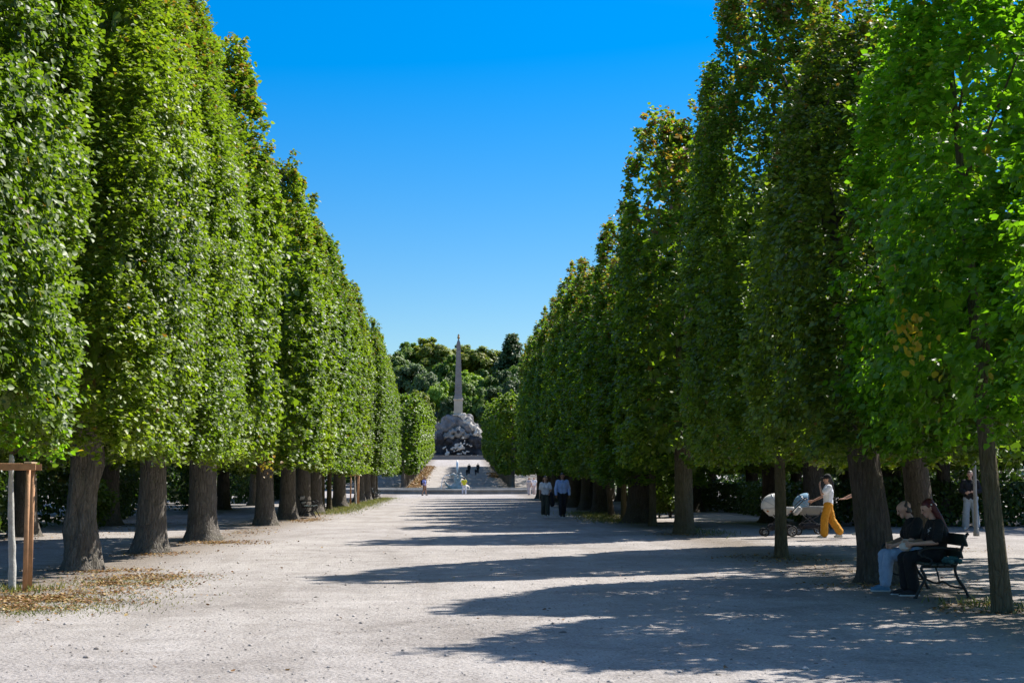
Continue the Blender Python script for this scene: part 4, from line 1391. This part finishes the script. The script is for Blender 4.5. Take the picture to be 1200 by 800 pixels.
    mb.build('shaft', STONE, root, (0, 4.0, 15.8))
    mb = MB()
    mb.lathe([(.10, -.1), (.16, .1), (.36, .3), (.45, .6), (.36, .9), (.14, 1.1)], 12)
    mb.capsule((0, 0, 1.15), .20, (0, -.05, 1.65), .16)
    mb.capsule((0, -.05, 1.7), .11, (0, -.16, 1.85), .07)
    for s in (-1, 1):
        mb.capsule((s * .12, .05, 1.5), .12, (s * .42, .1, 1.25), .06)
    fo = mb.build('finial', GOLD, root, (0, 4.0, 31.1), smooth=True); fo.scale = (.8, .8, .75)
    # basin wall in front
    mb = MB()
    mb.box((0, -7.2, .28), (26, .55, .9), 0, .05)
    mb.box((0, -7.2, .78), (26.2, .8, .14), 0, .03)
    mb.build('basin_wall', STONE, root)
    for s in (-1, 1):
        mb = MB(); mb.box((s * 12.4, 2.4, 3.0), (5.5, 1.8, 6.6), 0, .1); mb.build('side_wall', STONE, root)
fountain()

# ------------------------------------------------------------------ round pool with naiad group
WATER = bpy.data.materials.new('pool_water')
nt, N, L, B = nodes_of(WATER)
B.inputs['Base Color'].default_value = (0.03, 0.05, 0.045, 1); B.inputs['Roughness'].default_value = 0.06
tc = N.new('ShaderNodeTexCoord'); bp = N.new('ShaderNodeBump'); bp.inputs['Strength'].default_value = .25; bp.inputs['Distance'].default_value = .05
L.new(noise_tex(N, L, tc.outputs['Object'], 3, 3), bp.inputs['Height']); L.new(bp.outputs[0], B.inputs['Normal'])
FOAM = mat('white_water', (0.80, 0.84, 0.88), 0.35, var=.05)
def pool():
    cy = 161.5; RR = 13.0
    root = empty('naiad_fountain', (0, cy, 0), 0, 'round stone rimmed pool with a pale figure group and white water jet', 'fountain')
    mb = MB()
    prof = [(RR, -.1), (RR, .27), (RR + .1, .30), (RR + .1, .42), (RR - .1, .46), (RR - .62, .46), (RR - .72, .42), (RR - .72, .05)]
    seg = 96
    vs, fs = [], []
    for (a, z) in prof:
        for k in range(seg):
            t = 2 * PI * k / seg
            vs.append((a * math.cos(t), a * math.sin(t), z))
    for i in range(len(prof) - 1):
        for k in range(seg):
            k2 = (k + 1) % seg
            fs.append((i * seg + k, i * seg + k2, (i + 1) * seg + k2, (i + 1) * seg + k))
    mb.add(vs, fs)
    mb.build('pool_rim', LEDGE, root, smooth=False)
    mb = MB()
    mb.lathe([(RR - .7, .22), (RR - .7, .24)], 96)
    mb.build('water', WATER, root)
    mb = MB()
    for (x, y, z, s) in ((0, 0, .2, .8), (-.7, .1, .2, .6), (.5, -.1, .3, .55), (.9, .2, .2, .5), (-1.1, -.1, .1, .4), (0, 0, .7, .55), (.3, .1, 1.0, .42), (-.1, 0, 1.1, .4)):
        mb.capsule((x, y, z - .2), s, (x, y, z + .2), s * .8)
    me = rough_mesh(fuse(mb, .10, 1, 'rock'), .16, 1.8, 2); me.materials.append(STATUE)
    link_mesh('rock', me, root)
    mb = MB()
    # leaning naiad with raised shell, sea beast raising its neck to the left, tail coiled on the right
    c = lambda *p: Vector(p)
    mb.capsule(c(.15, -.1, 1.2), .17, c(.25, -.1, 1.75), .2); mb.capsule(c(.25, -.1, 1.85), .08, c(.27, -.12, 2.05), .13)
    mb.capsule(c(.1, -.2, 1.2), .15, c(.45, -.45, .75), .1); mb.capsule(c(.45, -.45, .75), .1, c(.5, -.4, .25), .07)
    mb.capsule(c(.3, -.1, 1.2), .15, c(.75, -.2, .8), .1); mb.capsule(c(.75, -.2, .8), .09, c(.95, -.3, .3), .07)
    mb.capsule(c(.42, -.1, 1.8), .08, c(.72, -.2, 1.55), .06); mb.capsule(c(.72, -.2, 1.55), .06, c(.9, -.3, 1.35), .05)
    mb.capsule(c(.08, -.1, 1.8), .08, c(-.2, -.15, 1.95), .06); mb.capsule(c(-.2, -.15, 1.95), .06, c(-.1, -.15, 2.25), .05)
    mb.tube(catmull([c(-.1, 0, .7), c(-.25, -.1, 1.3), c(-.3, -.1, 1.75), c(-.55, -.1, 1.98), c(-.85, -.1, 1.85)], 5), [.26, .25, .25, .24, .23, .22, .22, .21, .2, .2, .19, .18, .17, .17, .17, .17, .15, .13, .12, .1, .08], 10)
    mb.tube(catmull([c(-.5, -.2, .4), c(-1.0, -.3, .7), c(-1.35, -.3, 1.0), c(-1.45, -.3, 1.3)], 5), [.24, .23, .22, .2, .19, .18, .16, .15, .14, .13, .12, .1, .09, .08, .06, .04], 10)
    me = rough_mesh(fuse(mb, .055, 1, 'figure_group'), .04, 4, 6); me.materials.append(STATUE)
    link_mesh('figure_group', me, root)
    mb = MB()
    mb.tube([(-.08, -.1, 2.2), (-.1, -.1, 2.7), (-.08, -.1, 3.2), (-.1, -.1, 3.55)], [.07, .12, .13, .05], 10)
    mb.build('water_jet', FOAM, root, smooth=True)
    mb = MB()
    mb.tube(catmull([(-.85, -.1, 1.85), (-1.3, -.1, 1.9), (-1.7, -.15, 1.5), (-1.9, -.2, .25)], 5), [.03] * 16, 6)
    mb.build('water_jet', FOAM, root, smooth=True)
pool()

# ------------------------------------------------------------------ benches
IRON = mat('black_iron', (0.018, 0.020, 0.020), 0.45, .3, bump=.2)
SLAT = mat('dark_green_slat', (0.020, 0.032, 0.028), 0.5, bump=.25, bscale=60)
def make_bench(length, label, loc, rz):
    """local: long axis x, sitter looks to +y"""
    root = empty('park_bench', loc, rz, label, 'bench', 'park benches')
    h = length / 2
    mb = MB()
    for k in range(5): mb.box((0, .20 - k * .095, .445 + (.012 if k in (0, 4) else 0)), (length, .078, .032), 0, .008)
    mb.build('seat', SLAT, root)
    mb = MB()
    for k, w in ((0, .10), (1, .17)):
        y = -.255 - (.06 + k * .19) * .30; z = .55 + k * .19
        mb.box((0, y, z + .03), (length, .028, w), rot=Euler((R(-16), 0, 0)), bev=.008)
    mb.build('backrest', SLAT, root)
    for s in (-1, 1):
        x = s * (h - .12)
        mb = MB()
        mb.tube(catmull([(x, .33, 0), (x, .26, .14), (x, .19, .27), (x, .24, .38), (x, .22, .425)], 6), .021, 8)
        mb.tube(catmull([(x, -.40, 0), (x, -.33, .14), (x, -.24, .28), (x, -.22, .42), (x, -.30, .62), (x, -.375, .82), (x, -.41, .855)], 6), .021, 8)
        mb.tube([(x, .24, .42), (x, -.23, .42)], .018, 8)
        mb.tube(catmull([(x, .20, .26), (x, .05, .20), (x, -.05, .22), (x, -.16, .16), (x, -.33, .13)], 6), .014, 6)
        mb.tube(catmull([(x, .0, .20), (x, .02, .32), (x, .05, .42)], 4), .011, 6)
        # curled foot pads
        for y in (.33, -.40): mb.lathe([(.032, 0), (.034, .012), (.02, .022)], 10, (x, y, 0))
        en = mb.build('bench_end', IRON, root, smooth=True)
        mb = MB()
        mb.tube(catmull([(x, -.315, .645), (x, -.12, .66), (x, .08, .665), (x, .22, .64), (x, .265, .59), (x, .23, .545), (x, .19, .565)], 6), .019, 8)
        mb.tube(catmull([(x, .21, .545), (x, .10, .50), (x, .13, .43)], 5), .014, 6)
        mb.build('armrest', IRON, en, smooth=True)
    return root
make_bench(1.95, 'dark iron bench with the couple seated on it, between two right row trees', (6.45, 20.28, 0), R(90))
make_bench(1.8, 'empty dark bench beside an orange leaf pile in the left tree row', (-6.15, 60.9, 0), R(-90))
make_bench(1.8, 'small far bench between the last trunks of the left row', (-6.2, 111.5, 0), R(-90))
make_bench(2.2, 'far bench in the open beside the pool behind the pair in white', (9.9, 147.5, 0), R(180))

# ------------------------------------------------------------------ stakes and saplings
WOOD = mat('stake_wood', (0.50, 0.27, 0.14), 0.75, var=.25, scale=6, bump=.5, bscale=40)
WOODL = mat('rail_wood', (0.42, 0.31, 0.20), 0.75, var=.2, scale=6, bump=.5, bscale=40)
LIME = mat('white_washed_bark', (0.50, 0.49, 0.46), 0.9, var=.22, scale=14, bump=.8, bscale=30)
def stake_frame(loc, label, w=.62, h=1.84):
    root = empty('stake_frame', loc, R(8), label, 'tree stakes', 'stake frames round young trees')
    for (x, y) in ((-w / 2, 0), (w / 2, 0), (-w / 2 + .02, .62), (w / 2 - .02, .62)):
        mb = MB(); mb.tube([(x, y, -.05), (x * .99, y, .9), (x * 1.0, y, h - .06)], [.036, .034, .033], 12)
        mb.build('stake', WOOD, root, smooth=True)
    for y in (0, .62):
        mb = MB(); mb.box((0, y - .055, h - .075), (w + .22, .028, .10), 0, .006); mb.build('rail', WOOD, root)
    for x in (-w / 2, w / 2):
        mb = MB(); mb.box((x, .31, h - .02), (.11, .80, .03), 0, .006); mb.build('rail', WOODL, root)
    return root
stake_frame((-6.62, 21.55, 0), 'near wooden stake frame round a white trunked sapling on the left edge', .66)
stake_frame((-6.45, 91.5, 0), 'far pair of orange-brown wooden stakes in the left row', .5)
def sapling(x, y, label):
    root = empty('young_tree', (x, y, 0), 0, label, 'tree', 'staked young trees')
    mb = MB()
    p = catmull([(0.05, -.02, -.08), (.04, 0, .3), (0, .02, .9), (-.02, 0, 1.5), (-.02, 0, 1.95)], 4)
    mb.tube(p, [.062 - .0018 * i for i in range(len(p))], 14)
    t = rough_mesh(mb.mesh('trunk', LIME), .012, 7, 1)
    tr = link_mesh('trunk', t, root)
    mb = MB()
    mb.tube([(-.02, 0, 1.93), (0, .02, 2.6), (.03, 0, 3.5)], [.032, .025, .01], 10)
    for k in range(7):
        a = k * 2.4; z = 1.95 + k * .2
        mb.tube([(0, 0, z), (math.cos(a) * .28, math.sin(a) * .28, z + .25), (math.cos(a) * .5, math.sin(a) * .5, z + .5)], [.014, .010, .004], 6)
    mb.build('limb', BARK_Y, tr, smooth=True)
    link_mesh('crown', SAP, root, (0, 0, .1))
sapling(-6.60, 21.85, 'white-washed sapling trunk inside the near stake frame')
sapling(-6.45, 91.8, 'far sapling between the pair of stakes in the left row')

POLE = mat('grey_post', (0.20, 0.20, 0.19), 0.55, .3)
root = empty('slim_post', (14.35, 40.0, 0), 0, 'slim grey upright post in front of the standing man in pale jeans', 'post')
mb = MB(); mb.lathe([(.085, 0), (.085, .12), (.055, .18), (.05, .9), (.045, 3.4), (.03, 3.5)], 14); mb.build('post', POLE, root, smooth=True)
mb = MB(); mb.lathe([(.09, 0), (.16, .08), (.19, .38), (.05, .5), (.02, .6)], 12); mb.build('post_cap', mat('post_cap_pale', (.55, .56, .54), .25), root, (0, 0, 3.5), smooth=True)  # cap is made up; the top of the post is hidden in leaves

# ------------------------------------------------------------------ prams
TYRE = mat('tyre', (0.02, 0.02, 0.02), 0.8); RIM = mat('wheel_rim', (0.30, 0.30, 0.30), 0.4, .6)
FRAME = mat('pram_frame', (0.05, 0.05, 0.055), 0.4, .5); SILVER = mat('pram_silver', (0.45, 0.45, 0.46), 0.35, .7)
def wheel(root, x, y, r):
    mb = MB()
    mb.tube([(0, (r - .022) * math.cos(2 * PI * k / 24), (r - .022) * math.sin(2 * PI * k / 24)) for k in range(24)], .022, 8, closed=True)
    w = mb.build('wheel', TYRE, root, (x, y, r), smooth=True)
    mb = MB()
    mb.tube([(0, (r - .05) * math.cos(2 * PI * k / 24), (r - .05) * math.sin(2 * PI * k / 24)) for k in range(24)], .012, 6, closed=True)
    for k in range(6):
        a = 2 * PI * k / 6
        mb.tube([(0, 0, 0), (0, (r - .05) * math.cos(a), (r - .05) * math.sin(a))], .009, 6)
    mb.capsule((-.025, 0, 0), .03, (.025, 0, 0), .03, 10, 3)
    mb.build('rim', RIM, w, smooth=True)
def shell(mb, fn, nu, nv, th):
    """open curved shell with thickness: fn(u,v) in 0..1"""
    P = [[Vector(fn(u / nu, v / nv)) for v in range(nv + 1)] for u in range(nu + 1)]
    def nrm(u, v):
        a = P[min(u + 1, nu)][v] - P[max(u - 1, 0)][v]; b = P[u][min(v + 1, nv)] - P[u][max(v - 1, 0)]
        c = a.cross(b)
        return c.normalized() if c.length > 1e-9 else Vector((0, 0, 1))
    V = [P[u][v] for u in range(nu + 1) for v in range(nv + 1)] + [P[u][v] - nrm(u, v) * th for u in range(nu + 1) for v in range(nv + 1)]
    w = nv + 1; o = (nu + 1) * w; F = []
    for u in range(nu):
        for v in range(nv):
            F.append((u * w + v, (u + 1) * w + v, (u + 1) * w + v + 1, u * w + v + 1))
            F.append((o + u * w + v, o + u * w + v + 1, o + (u + 1) * w + v + 1, o + (u + 1) * w + v))
    for u in range(nu):
        for v in (0, nv): F.append((u * w + v, (u + 1) * w + v, o + (u + 1) * w + v, o + u * w + v))
    for v in range(nv):
        for u in (0, nu): F.append((u * w + v, u * w + v + 1, o + u * w + v + 1, o + u * w + v))
    mb.add(V, F)
def pram(loc, rz, label, hood_c, tub_c, lining_c, big=True):
    """local: travels to +y"""
    root = empty('pram', loc, rz, label, 'pram', 'prams pushed along the path')
    for s in (-1, 1):
        wheel(root, s * .27, -.30, .155); wheel(root, s * .22, .42, .115)
    mb = MB()
    for s in (-1, 1):
        x = s * .25
        mb.tube([(x, -.30, .16), (x, .12, .52), (x, .2, .60)], .014, 8)
        mb.tube([(s * .21, .42, .12), (s * .23, .2, .34), (x, -.25, .62), (x, -.62, .98), (x, -.70, 1.02)], .014, 8)
        mb.tube([(x, -.30, .16), (s * .22, .1, .2), (s * .21, .42, .13)], .011, 8)
    mb.tube([(-.27, -.30, .155), (.27, -.30, .155)], .012, 8); mb.tube([(-.22, .42, .115), (.22, .42, .115)], .012, 8)
    mb.tube([(-.25, -.25, .62), (.25, -.25, .62)], .012, 8)
    mb.build('chassis', FRAME, root, smooth=True)
    mb = MB(); mb.tube([(-.25, -.70, 1.02), (-.22, -.74, 1.04), (.22, -.74, 1.04), (.25, -.70, 1.02)], .018, 8); mb.build('handlebar', FRAME, root, smooth=True)
    mb = MB(); mb.box((0, .05, .26), (.40, .52, .16), 0, .05); mb.build('basket', mat('pram_basket', (.03, .03, .035), .9, bump=.4), root)
    # tub
    mb = MB()
    def tub(u, v):
        a = 2 * PI * u; k = 0.62 + .38 * min(1, v * 1.5)
        return ((.235) * k * math.copysign(abs(math.cos(a)) ** .6, math.cos(a)), .02 + .42 * k * math.copysign(abs(math.sin(a)) ** .6, math.sin(a)), .56 + .25 * v)
    shell(mb, tub, 28, 5, .014)
    mb.box((0, .02, .575), (.27, .5, .03), 0, .01)
    tb = mb.build('tub', tub_c, root, smooth=True)
    mb = MB(); mb.box((0, .02, .70), (.38, .70, .06), 0, .02); mb.build('mattress', lining_c, tb)
    # hood over the front end, open towards the pusher
    mb = MB()
    def hood(u, v):
        a = PI * u; b = R(-12) + R(128 if big else 105) * v
        return (.245 * math.cos(a), .10 + (.40 * math.cos(b)) * math.sin(a) ** .8, .80 + (.36 * math.sin(b) + .02) * math.sin(a) ** .8)
    shell(mb, hood, 20, 12, .012)
    hd = mb.build('hood', hood_c, root, smooth=True)
    for v in (.0, .33, .66, 1.0):
        mb = MB(); mb.tube([Vector(hood(u / 16, v)) * 1.0 + Vector((0, 0, .004)) for u in range(17)], .009, 6); mb.build('hood_bow', SILVER if v < 1 else FRAME, hd, smooth=True)
    # carrying bag on the handle side
    mb = MB(); mb.box((0, -.50, .70), (.34, .12, .28), 0, .04, Euler((R(40), 0, 0))); mb.build('changing_bag', tub_c, root)
    return root
pram((8.86, 40.0, 0), R(86), 'white hooded pram with a tan lining, half behind the slim right trunk', cloth('hood_white', (.62, .60, .56)), cloth('tub_white', (.50, .49, .46)), cloth('lining_tan', (.40, .17, .06)))
pram((9.95, 40.9, 0), R(92), 'grey pram with a light blue hood in front of the woman in orange trousers', cloth('hood_blue', (.20, .34, .45)), cloth('tub_grey', (.24, .23, .20)), cloth('lining_white', (.6, .6, .58)), False)

# ------------------------------------------------------------------ people
BLACK = cloth('black_cotton', (0.010, 0.010, 0.011)); JEAN = cloth('pale_jeans', (0.26, 0.36, 0.50)); WHITE = cloth('white_cotton', (0.78, 0.78, 0.80))
BLUE = cloth('light_blue_shirt', (0.33, 0.48, 0.80)); NAVY = cloth('dark_trousers', (0.016, 0.018, 0.026)); ORANGE = cloth('orange_trousers', (0.55, 0.235, 0.015))
OLIVE = cloth('dark_green_trousers', (0.045, 0.055, 0.045)); YELLOW = cloth('yellow_top', (0.62, 0.58, 0.03)); TAN = cloth('brown_shorts', (0.22, 0.12, 0.07))
LIL = cloth('blue_lilac_top', (0.24, 0.28, 0.62)); STONEW = cloth('faded_jeans', (0.30, 0.34, 0.37)); PINKW = cloth('pinkish_white', (0.60, 0.50, 0.46))
SHOEB = mat('blue_shoe', (0.09, 0.20, 0.30), .7); SHOEK = mat('black_shoe', (0.012, 0.012, 0.013), .6); SOLE = mat('white_sole', (.55, .55, .54), .6)
SHOEW = mat('pale_shoe', (.50, .49, .44), .6)
HB = mat('hair_dark', (0.012, 0.009, 0.008), .45, bump=.5, bscale=30); HR = mat('hair_red', (0.085, 0.012, 0.010), .4, bump=.6, bscale=30); HG = mat('hair_greying', (0.050, 0.038, 0.032), .55, bump=.5)
HBR = mat('hair_brown', (0.11, 0.055, 0.028), .5, bump=.5)

def seated(**k):
    d = dict(pelvis=(0, 0, .575), hipL=(-.095, .01, .565), hipR=(.095, .01, .565), kneeL=(-.11, .43, .535), kneeR=(.10, .45, .535), ankL=(-.11, .50, .09), ankR=(.09, .44, .09),
             toeL=(-.12, .68, .03), toeR=(.10, .62, .03), chest=(0, -.02, .91), neck=(0, .035, 1.095), head=(0, .10, 1.245), shL=(-.18, .0, 1.03), shR=(.18, .0, 1.03),
             elL=(-.245, .06, .77), elR=(.245, .06, .77), wrL=(-.13, .27, .70), wrR=(.13, .27, .70), fL=(.7, .6, -.1), fR=(-.7, .6, -.1), look=(0, 1, -.28))
    d.update(k)
    return pose(**d)
# man on the bench: local +y is the way he faces (world -x)
man, sc = person('balding man in black tee and pale jeans seated on the bench by the thick trunk', 'couple on the bench', (6.52, 20.66, 0.0), R(90), 1.66,
    seated(neck=(0, .07, 1.09), head=(.0, .155, 1.22), chest=(0, .02, .91), wrL=(-.10, .36, .68), wrR=(.06, .38, .70), elL=(-.25, .12, .76), elR=(.25, .12, .76), look=(0, 1, -.45)),
    BLACK, JEAN, SHOEB, ('bald', HG), SKIN, False, 1.08, .0065, sleeve=.72, loose=.003, leg_loose=.020, wide=.014, shoe_sole=SOLE)
wom, sc = person('red haired woman in black tee and trousers seated on the near end of the bench', 'couple on the bench', (6.56, 19.86, 0.0), R(90), 1.66,
    seated(wrL=(-.05, .36, .74), wrR=(.10, .34, .76), elL=(-.26, .08, .77), elR=(.24, .10, .77), kneeL=(-.12, .44, .54), ankL=(-.11, .37, .09), ankR=(.10, .42, .09), toeL=(-.12, .56, .03), toeR=(.11, .61, .03), head=(0, .10, 1.25), look=(0, 1, -.42)),
    BLACK, cloth('black_trousers', (0.009, 0.009, 0.010)), SHOEK, ('long', HR), SKIN, True, 1.10, .0065, sleeve=.82, loose=.004, leg_loose=.022, wide=.016, shoe_sole=SOLE)
mb = MB(); mb.capsule((-.080, .075, 1.236), .013, (-.074, .122, 1.232), .010, 8, 3); mb.build('hair_clip', mat('clip_white', (.6, .58, .55), .4), wom, smooth=True)
# pale printed emblem on the front of the tee: soft angular mark
mb = MB()
for (z, y, s, a) in ((.912, .094, .03, .3), (.888, .112, .038, -.25), (.864, .122, .03, .35), (.842, .122, .034, -.15)):
    mb.box((-.06, y, z), (s * 1.9, .016, .018), rot=Euler((R(-14), a, 0)), bev=.004)
mb.build('shirt_print', mat('print_grey', (.45, .45, .45), .8), wom)
root = empty('handbag', (6.17, 19.98, .60), R(20), 'small white bag held in the red haired woman\'s lap', 'bag')
mb = MB(); mb.box((0, 0, .055), (.10, .20, .11), 0, .03); bd = mb.build('bag_body', cloth('bag_white', (.60, .56, .50)), root)
mb = MB(); mb.tube(catmull([(0, -.07, .10), (0, -.05, .15), (0, .05, .15), (0, .07, .10)], 5), .008, 6); mb.build('strap', cloth('bag_strap', (.5, .46, .4)), root, smooth=True)
root = empty('jacket', (6.62, 19.42, .462), R(90), 'folded dark teal jacket lying on the near end of the bench seat', 'jacket')
mb = MB(); mb.capsule((-.10, -.08, .03), .035, (.12, -.06, .035), .04); mb.capsule((-.12, .04, .03), .035, (.10, .07, .03), .035); mb.capsule((-.02, -.05, .05), .045, (.03, .06, .05), .04)
me = rough_mesh(fuse(mb, .012, 2, 'cloth'), .012, 14, 1); me.materials.append(cloth('teal_cloth', (.03, .10, .10))); link_mesh('cloth', me, root)

walkA = dict(kneeL=(-.09, .16, .52), ankL=(-.085, .10, .12), toeL=(-.09, .26, .05), kneeR=(.09, -.02, .50), ankR=(.09, -.28, .15), toeR=(.095, -.14, .035), hipL=(-.09, .02, .92), hipR=(.09, -.02, .92))
ow, sc = person('woman in orange trousers, white tee and dark cap walking with a pram', 'people with prams', (9.95, 38.9, 0), R(84), 1.68,
    pose(**{**walkA, 'kneeL': (-.09, .13, .51), 'ankL': (-.085, .14, .085), 'toeL': (-.09, .31, .03), 'kneeR': (.09, -.10, .50), 'ankR': (.09, -.33, .15), 'toeR': (.095, -.19, .035),
        'elL': (-.22, .20, 1.22), 'wrL': (-.10, .24, 1.46), 'fL': (.3, -.1, 1), 'elR': (.23, .12, 1.15), 'wrR': (.2, .40, 1.02), 'fR': (0, 1, -.1), 'look': (0, 1, -.12)}),
    WHITE, ORANGE, SHOEW, ('pony', HB), SKIN, True, 1.02, .008, sleeve=.62, loose=.012, leg_loose=.035, wide=.028)
mb = MB()
hc_ = Vector((0, .015, 1.63)) * sc
mb.capsule(hc_ + Vector((0, -.01, .055)), .098, hc_ + Vector((0, .02, .05)), .09, 14, 5)
mb.box(hc_ + Vector((0, .13, .048)), (.15, .13, .014), rot=Euler((R(-12), 0, 0)), bev=.006)
me = fuse(mb, .009, 2, 'cap'); me.materials.append(BLACK); link_mesh('cap', me, ow)
person('person half hidden behind the thick right trunk, bare arm reaching out to a pram', 'people with prams', (11.25, 40.4, 0), R(88), 1.70,
    pose(**{**walkA, 'elL': (-.24, .22, 1.17), 'wrL': (-.22, .46, 1.06), 'fL': (0, 1, -.05), 'elR': (.24, .2, 1.16), 'wrR': (.2, .46, 1.05), 'fR': (0, 1, -.05)}),
    cloth('grey_top', (.12, .12, .13)), NAVY, SHOEW, ('short', HBR), SKIN, True, 1.0, .010, sleeve=.55, loose=.01, leg_loose=.02, wide=.02)
person('standing man in pale faded jeans and dark top behind the slim grey post', 'lone standing man', (16.0, 45.0, 0), R(160), 1.82,
    pose(kneeL=(-.12, .03, .5), kneeR=(.14, .02, .5), ankL=(-.14, -.01, .085), ankR=(.17, -.02, .085), toeL=(-.17, .15, .03), toeR=(.2, .15, .03), elL=(-.27, .02, 1.16), elR=(.27, .02, 1.16), wrL=(-.15, .22, 1.12), wrR=(.15, .22, 1.10), fL=(.8, .5, .1), fR=(-.8, .5, .1)),
    BLACK, STONEW, SHOEW, ('short', HG), SKIN, False, 1.1, .010, sleeve=1.8, loose=.02, leg_loose=.03, wide=.03)
# couple walking towards the camera
walkB = dict(kneeL=(-.085, .10, .51), ankL=(-.08, .16, .09), toeL=(-.085, .32, .05), kneeR=(.085, .0, .50), ankR=(.08, -.20, .13), toeR=(.085, -.05, .03))
cw, sc = person('fair woman walking in white top and dark green trousers, dark jacket on her arm', 'walking couple', (3.62, 60.4, 0), R(180), 1.68,
    pose(**{**walkB, 'elL': (-.24, .06, 1.15), 'wrL': (-.17, .24, .99), 'fL': (.3, .8, -.3), 'wrR': (.25, -.04, .88)}), WHITE, OLIVE, SHOEW, ('long', HBR), SKIN, True, 1.0, .010, sleeve=.7, loose=.003, leg_loose=.026, wide=.03)
mb = MB()
mb.add([(-.05, .155, 1.36), (.05, .155, 1.36), (.0, .185, 1.18), (-.05, .10, 1.36), (.05, .10, 1.36), (.0, .12, 1.18)], [(0, 2, 1), (3, 4, 5), (0, 1, 4, 3), (1, 2, 5, 4), (2, 0, 3, 5)])
root = empty('carried_jacket', (3.62, 60.4, 0), R(180), 'dark jacket hanging over the walking woman\'s arm between the couple', 'jacket')
mb = MB(); mb.capsule((-.20, .14, .96), .06, (-.22, .26, .96), .055); mb.capsule((-.24, .15, .93), .07, (-.27, .17, .50), .09); mb.capsule((-.24, .25, .93), .06, (-.29, .26, .55), .08)
me = rough_mesh(fuse(mb, .016, 2, 'cloth'), .02, 9, 4); me.materials.append(cloth('dark_jacket', (.014, .014, .02))); link_mesh('cloth', me, root)
person('man in loose light blue shirt and dark trousers walking beside the woman in white', 'walking couple', (4.30, 60.0, 0), R(184), 1.80,
    pose(**{**{k: (-v[0] if k[-1] in 'LR' else v[0], v[1], v[2]) for k, v in {}.items()}, 'kneeR': (.09, .10, .51), 'ankR': (.085, .14, .09), 'toeR': (.09, .30, .05), 'kneeL': (-.09, .0, .5), 'ankL': (-.085, -.2, .13), 'toeL': (-.09, -.05, .03),
        'elL': (-.27, -.03, 1.14), 'elR': (.27, .03, 1.14), 'wrL': (-.27, .04, .89), 'wrR': (.27, .1, .89), 'look': (0, 1, -.12)}), BLUE, NAVY, SHOEK, ('short', HB), SKIN2, False, 1.12, .010, sleeve=1.92, loose=.010, leg_loose=.014, wide=.014)
# far walkers
bp_, sc = person('walker with a dark backpack and brown shorts near the pool rim', 'far walkers', (-3.08, 133.5, 0), R(-125), 1.70,
    pose(**{**walkB, 'wrR': (.2, .22, 1.02), 'fR': (-.3, .9, .1), 'elR': (.25, .04, 1.13)}), LIL, TAN, SHOEK, ('short', HBR), SKIN2, False, 1.0, .014, shorts=True, sleeve=.6, loose=.015)
mb = MB(); mb.box((0, -.26, 1.19), (.32, .22, .48), 0, .07); bk = mb.build('backpack', cloth('backpack_navy', (.016, .016, .026)), bp_, smooth=True)
for s in (-1, 1):
    mb = MB(); mb.tube(catmull([(s * .12, -.16, 1.40), (s * .13, -.02, 1.475), (s * .13, .13, 1.36), (s * .15, .10, 1.1), (s * .15, -.16, 1.0)], 4), .022, 6); mb.build('strap', cloth('backpack_strap', (.02, .02, .03)), bk, smooth=True)
person('person in a yellow top and pale trousers standing before the naiad group', 'far walkers', (.58, 139.5, 0), R(10), 1.68, pose(elL=(-.27, .05, 1.16), elR=(.27, .05, 1.16), wrL=(-.24, .2, 1.0), wrR=(.2, .22, 1.12), fR=(-.3, .8, .4), kneeL=(-.13, .02, .5), kneeR=(.13, .02, .5), ankL=(-.16, -.02, .085), ankR=(.16, -.02, .085), toeL=(-.18, .15, .03), toeR=(.18, .15, .03)),
    YELLOW, cloth('pale_trousers', (.52, .54, .62)), SHOEW, ('short', HB), SKIN, True, 1.0, .014, sleeve=.5, loose=.012, leg_loose=.015, wide=.012)
person('left one of the two figures in white standing by the pool behind the walking couple', 'pair in white', (6.75, 138.5, 0), R(150), 1.66, pose(**walkB), PINKW, PINKW, SHOEW, ('short', HBR), SKIN, True, 1.0, .014, sleeve=.6, loose=.015, leg_loose=.05, wide=.06)
person('right one of the two figures in white standing by the pool behind the walking couple', 'pair in white', (7.25, 139.0, 0), R(170), 1.66, pose(**walkA), WHITE, PINKW, SHOEW, ('short', HBR), SKIN, True, 1.0, .014, sleeve=.6, loose=.015, leg_loose=.05, wide=.05)
for i, (x, y, H, lab) in enumerate(((1.85, 246, 1.74, 'left grown-up of the far dark clad group on the slope'), (3.4, 250, 1.72, 'right grown-up of the far dark clad group on the slope'),
        (1.45, 238, 1.1, 'left small figure of the far dark clad group on the slope'), (2.9, 239, 1.1, 'right small figure of the far dark clad group on the slope'))):
    person(lab, 'far dark clad group', (x, y, gzf(x, y)), R(180 if i % 2 else 5), H, pose(**(walkA if i % 2 else walkB)), NAVY, NAVY, SHOEK, ('short', HB), SKIN2, False, 1.1, .02, sleeve=1.8, loose=.02, leg_loose=.02, wide=.02)
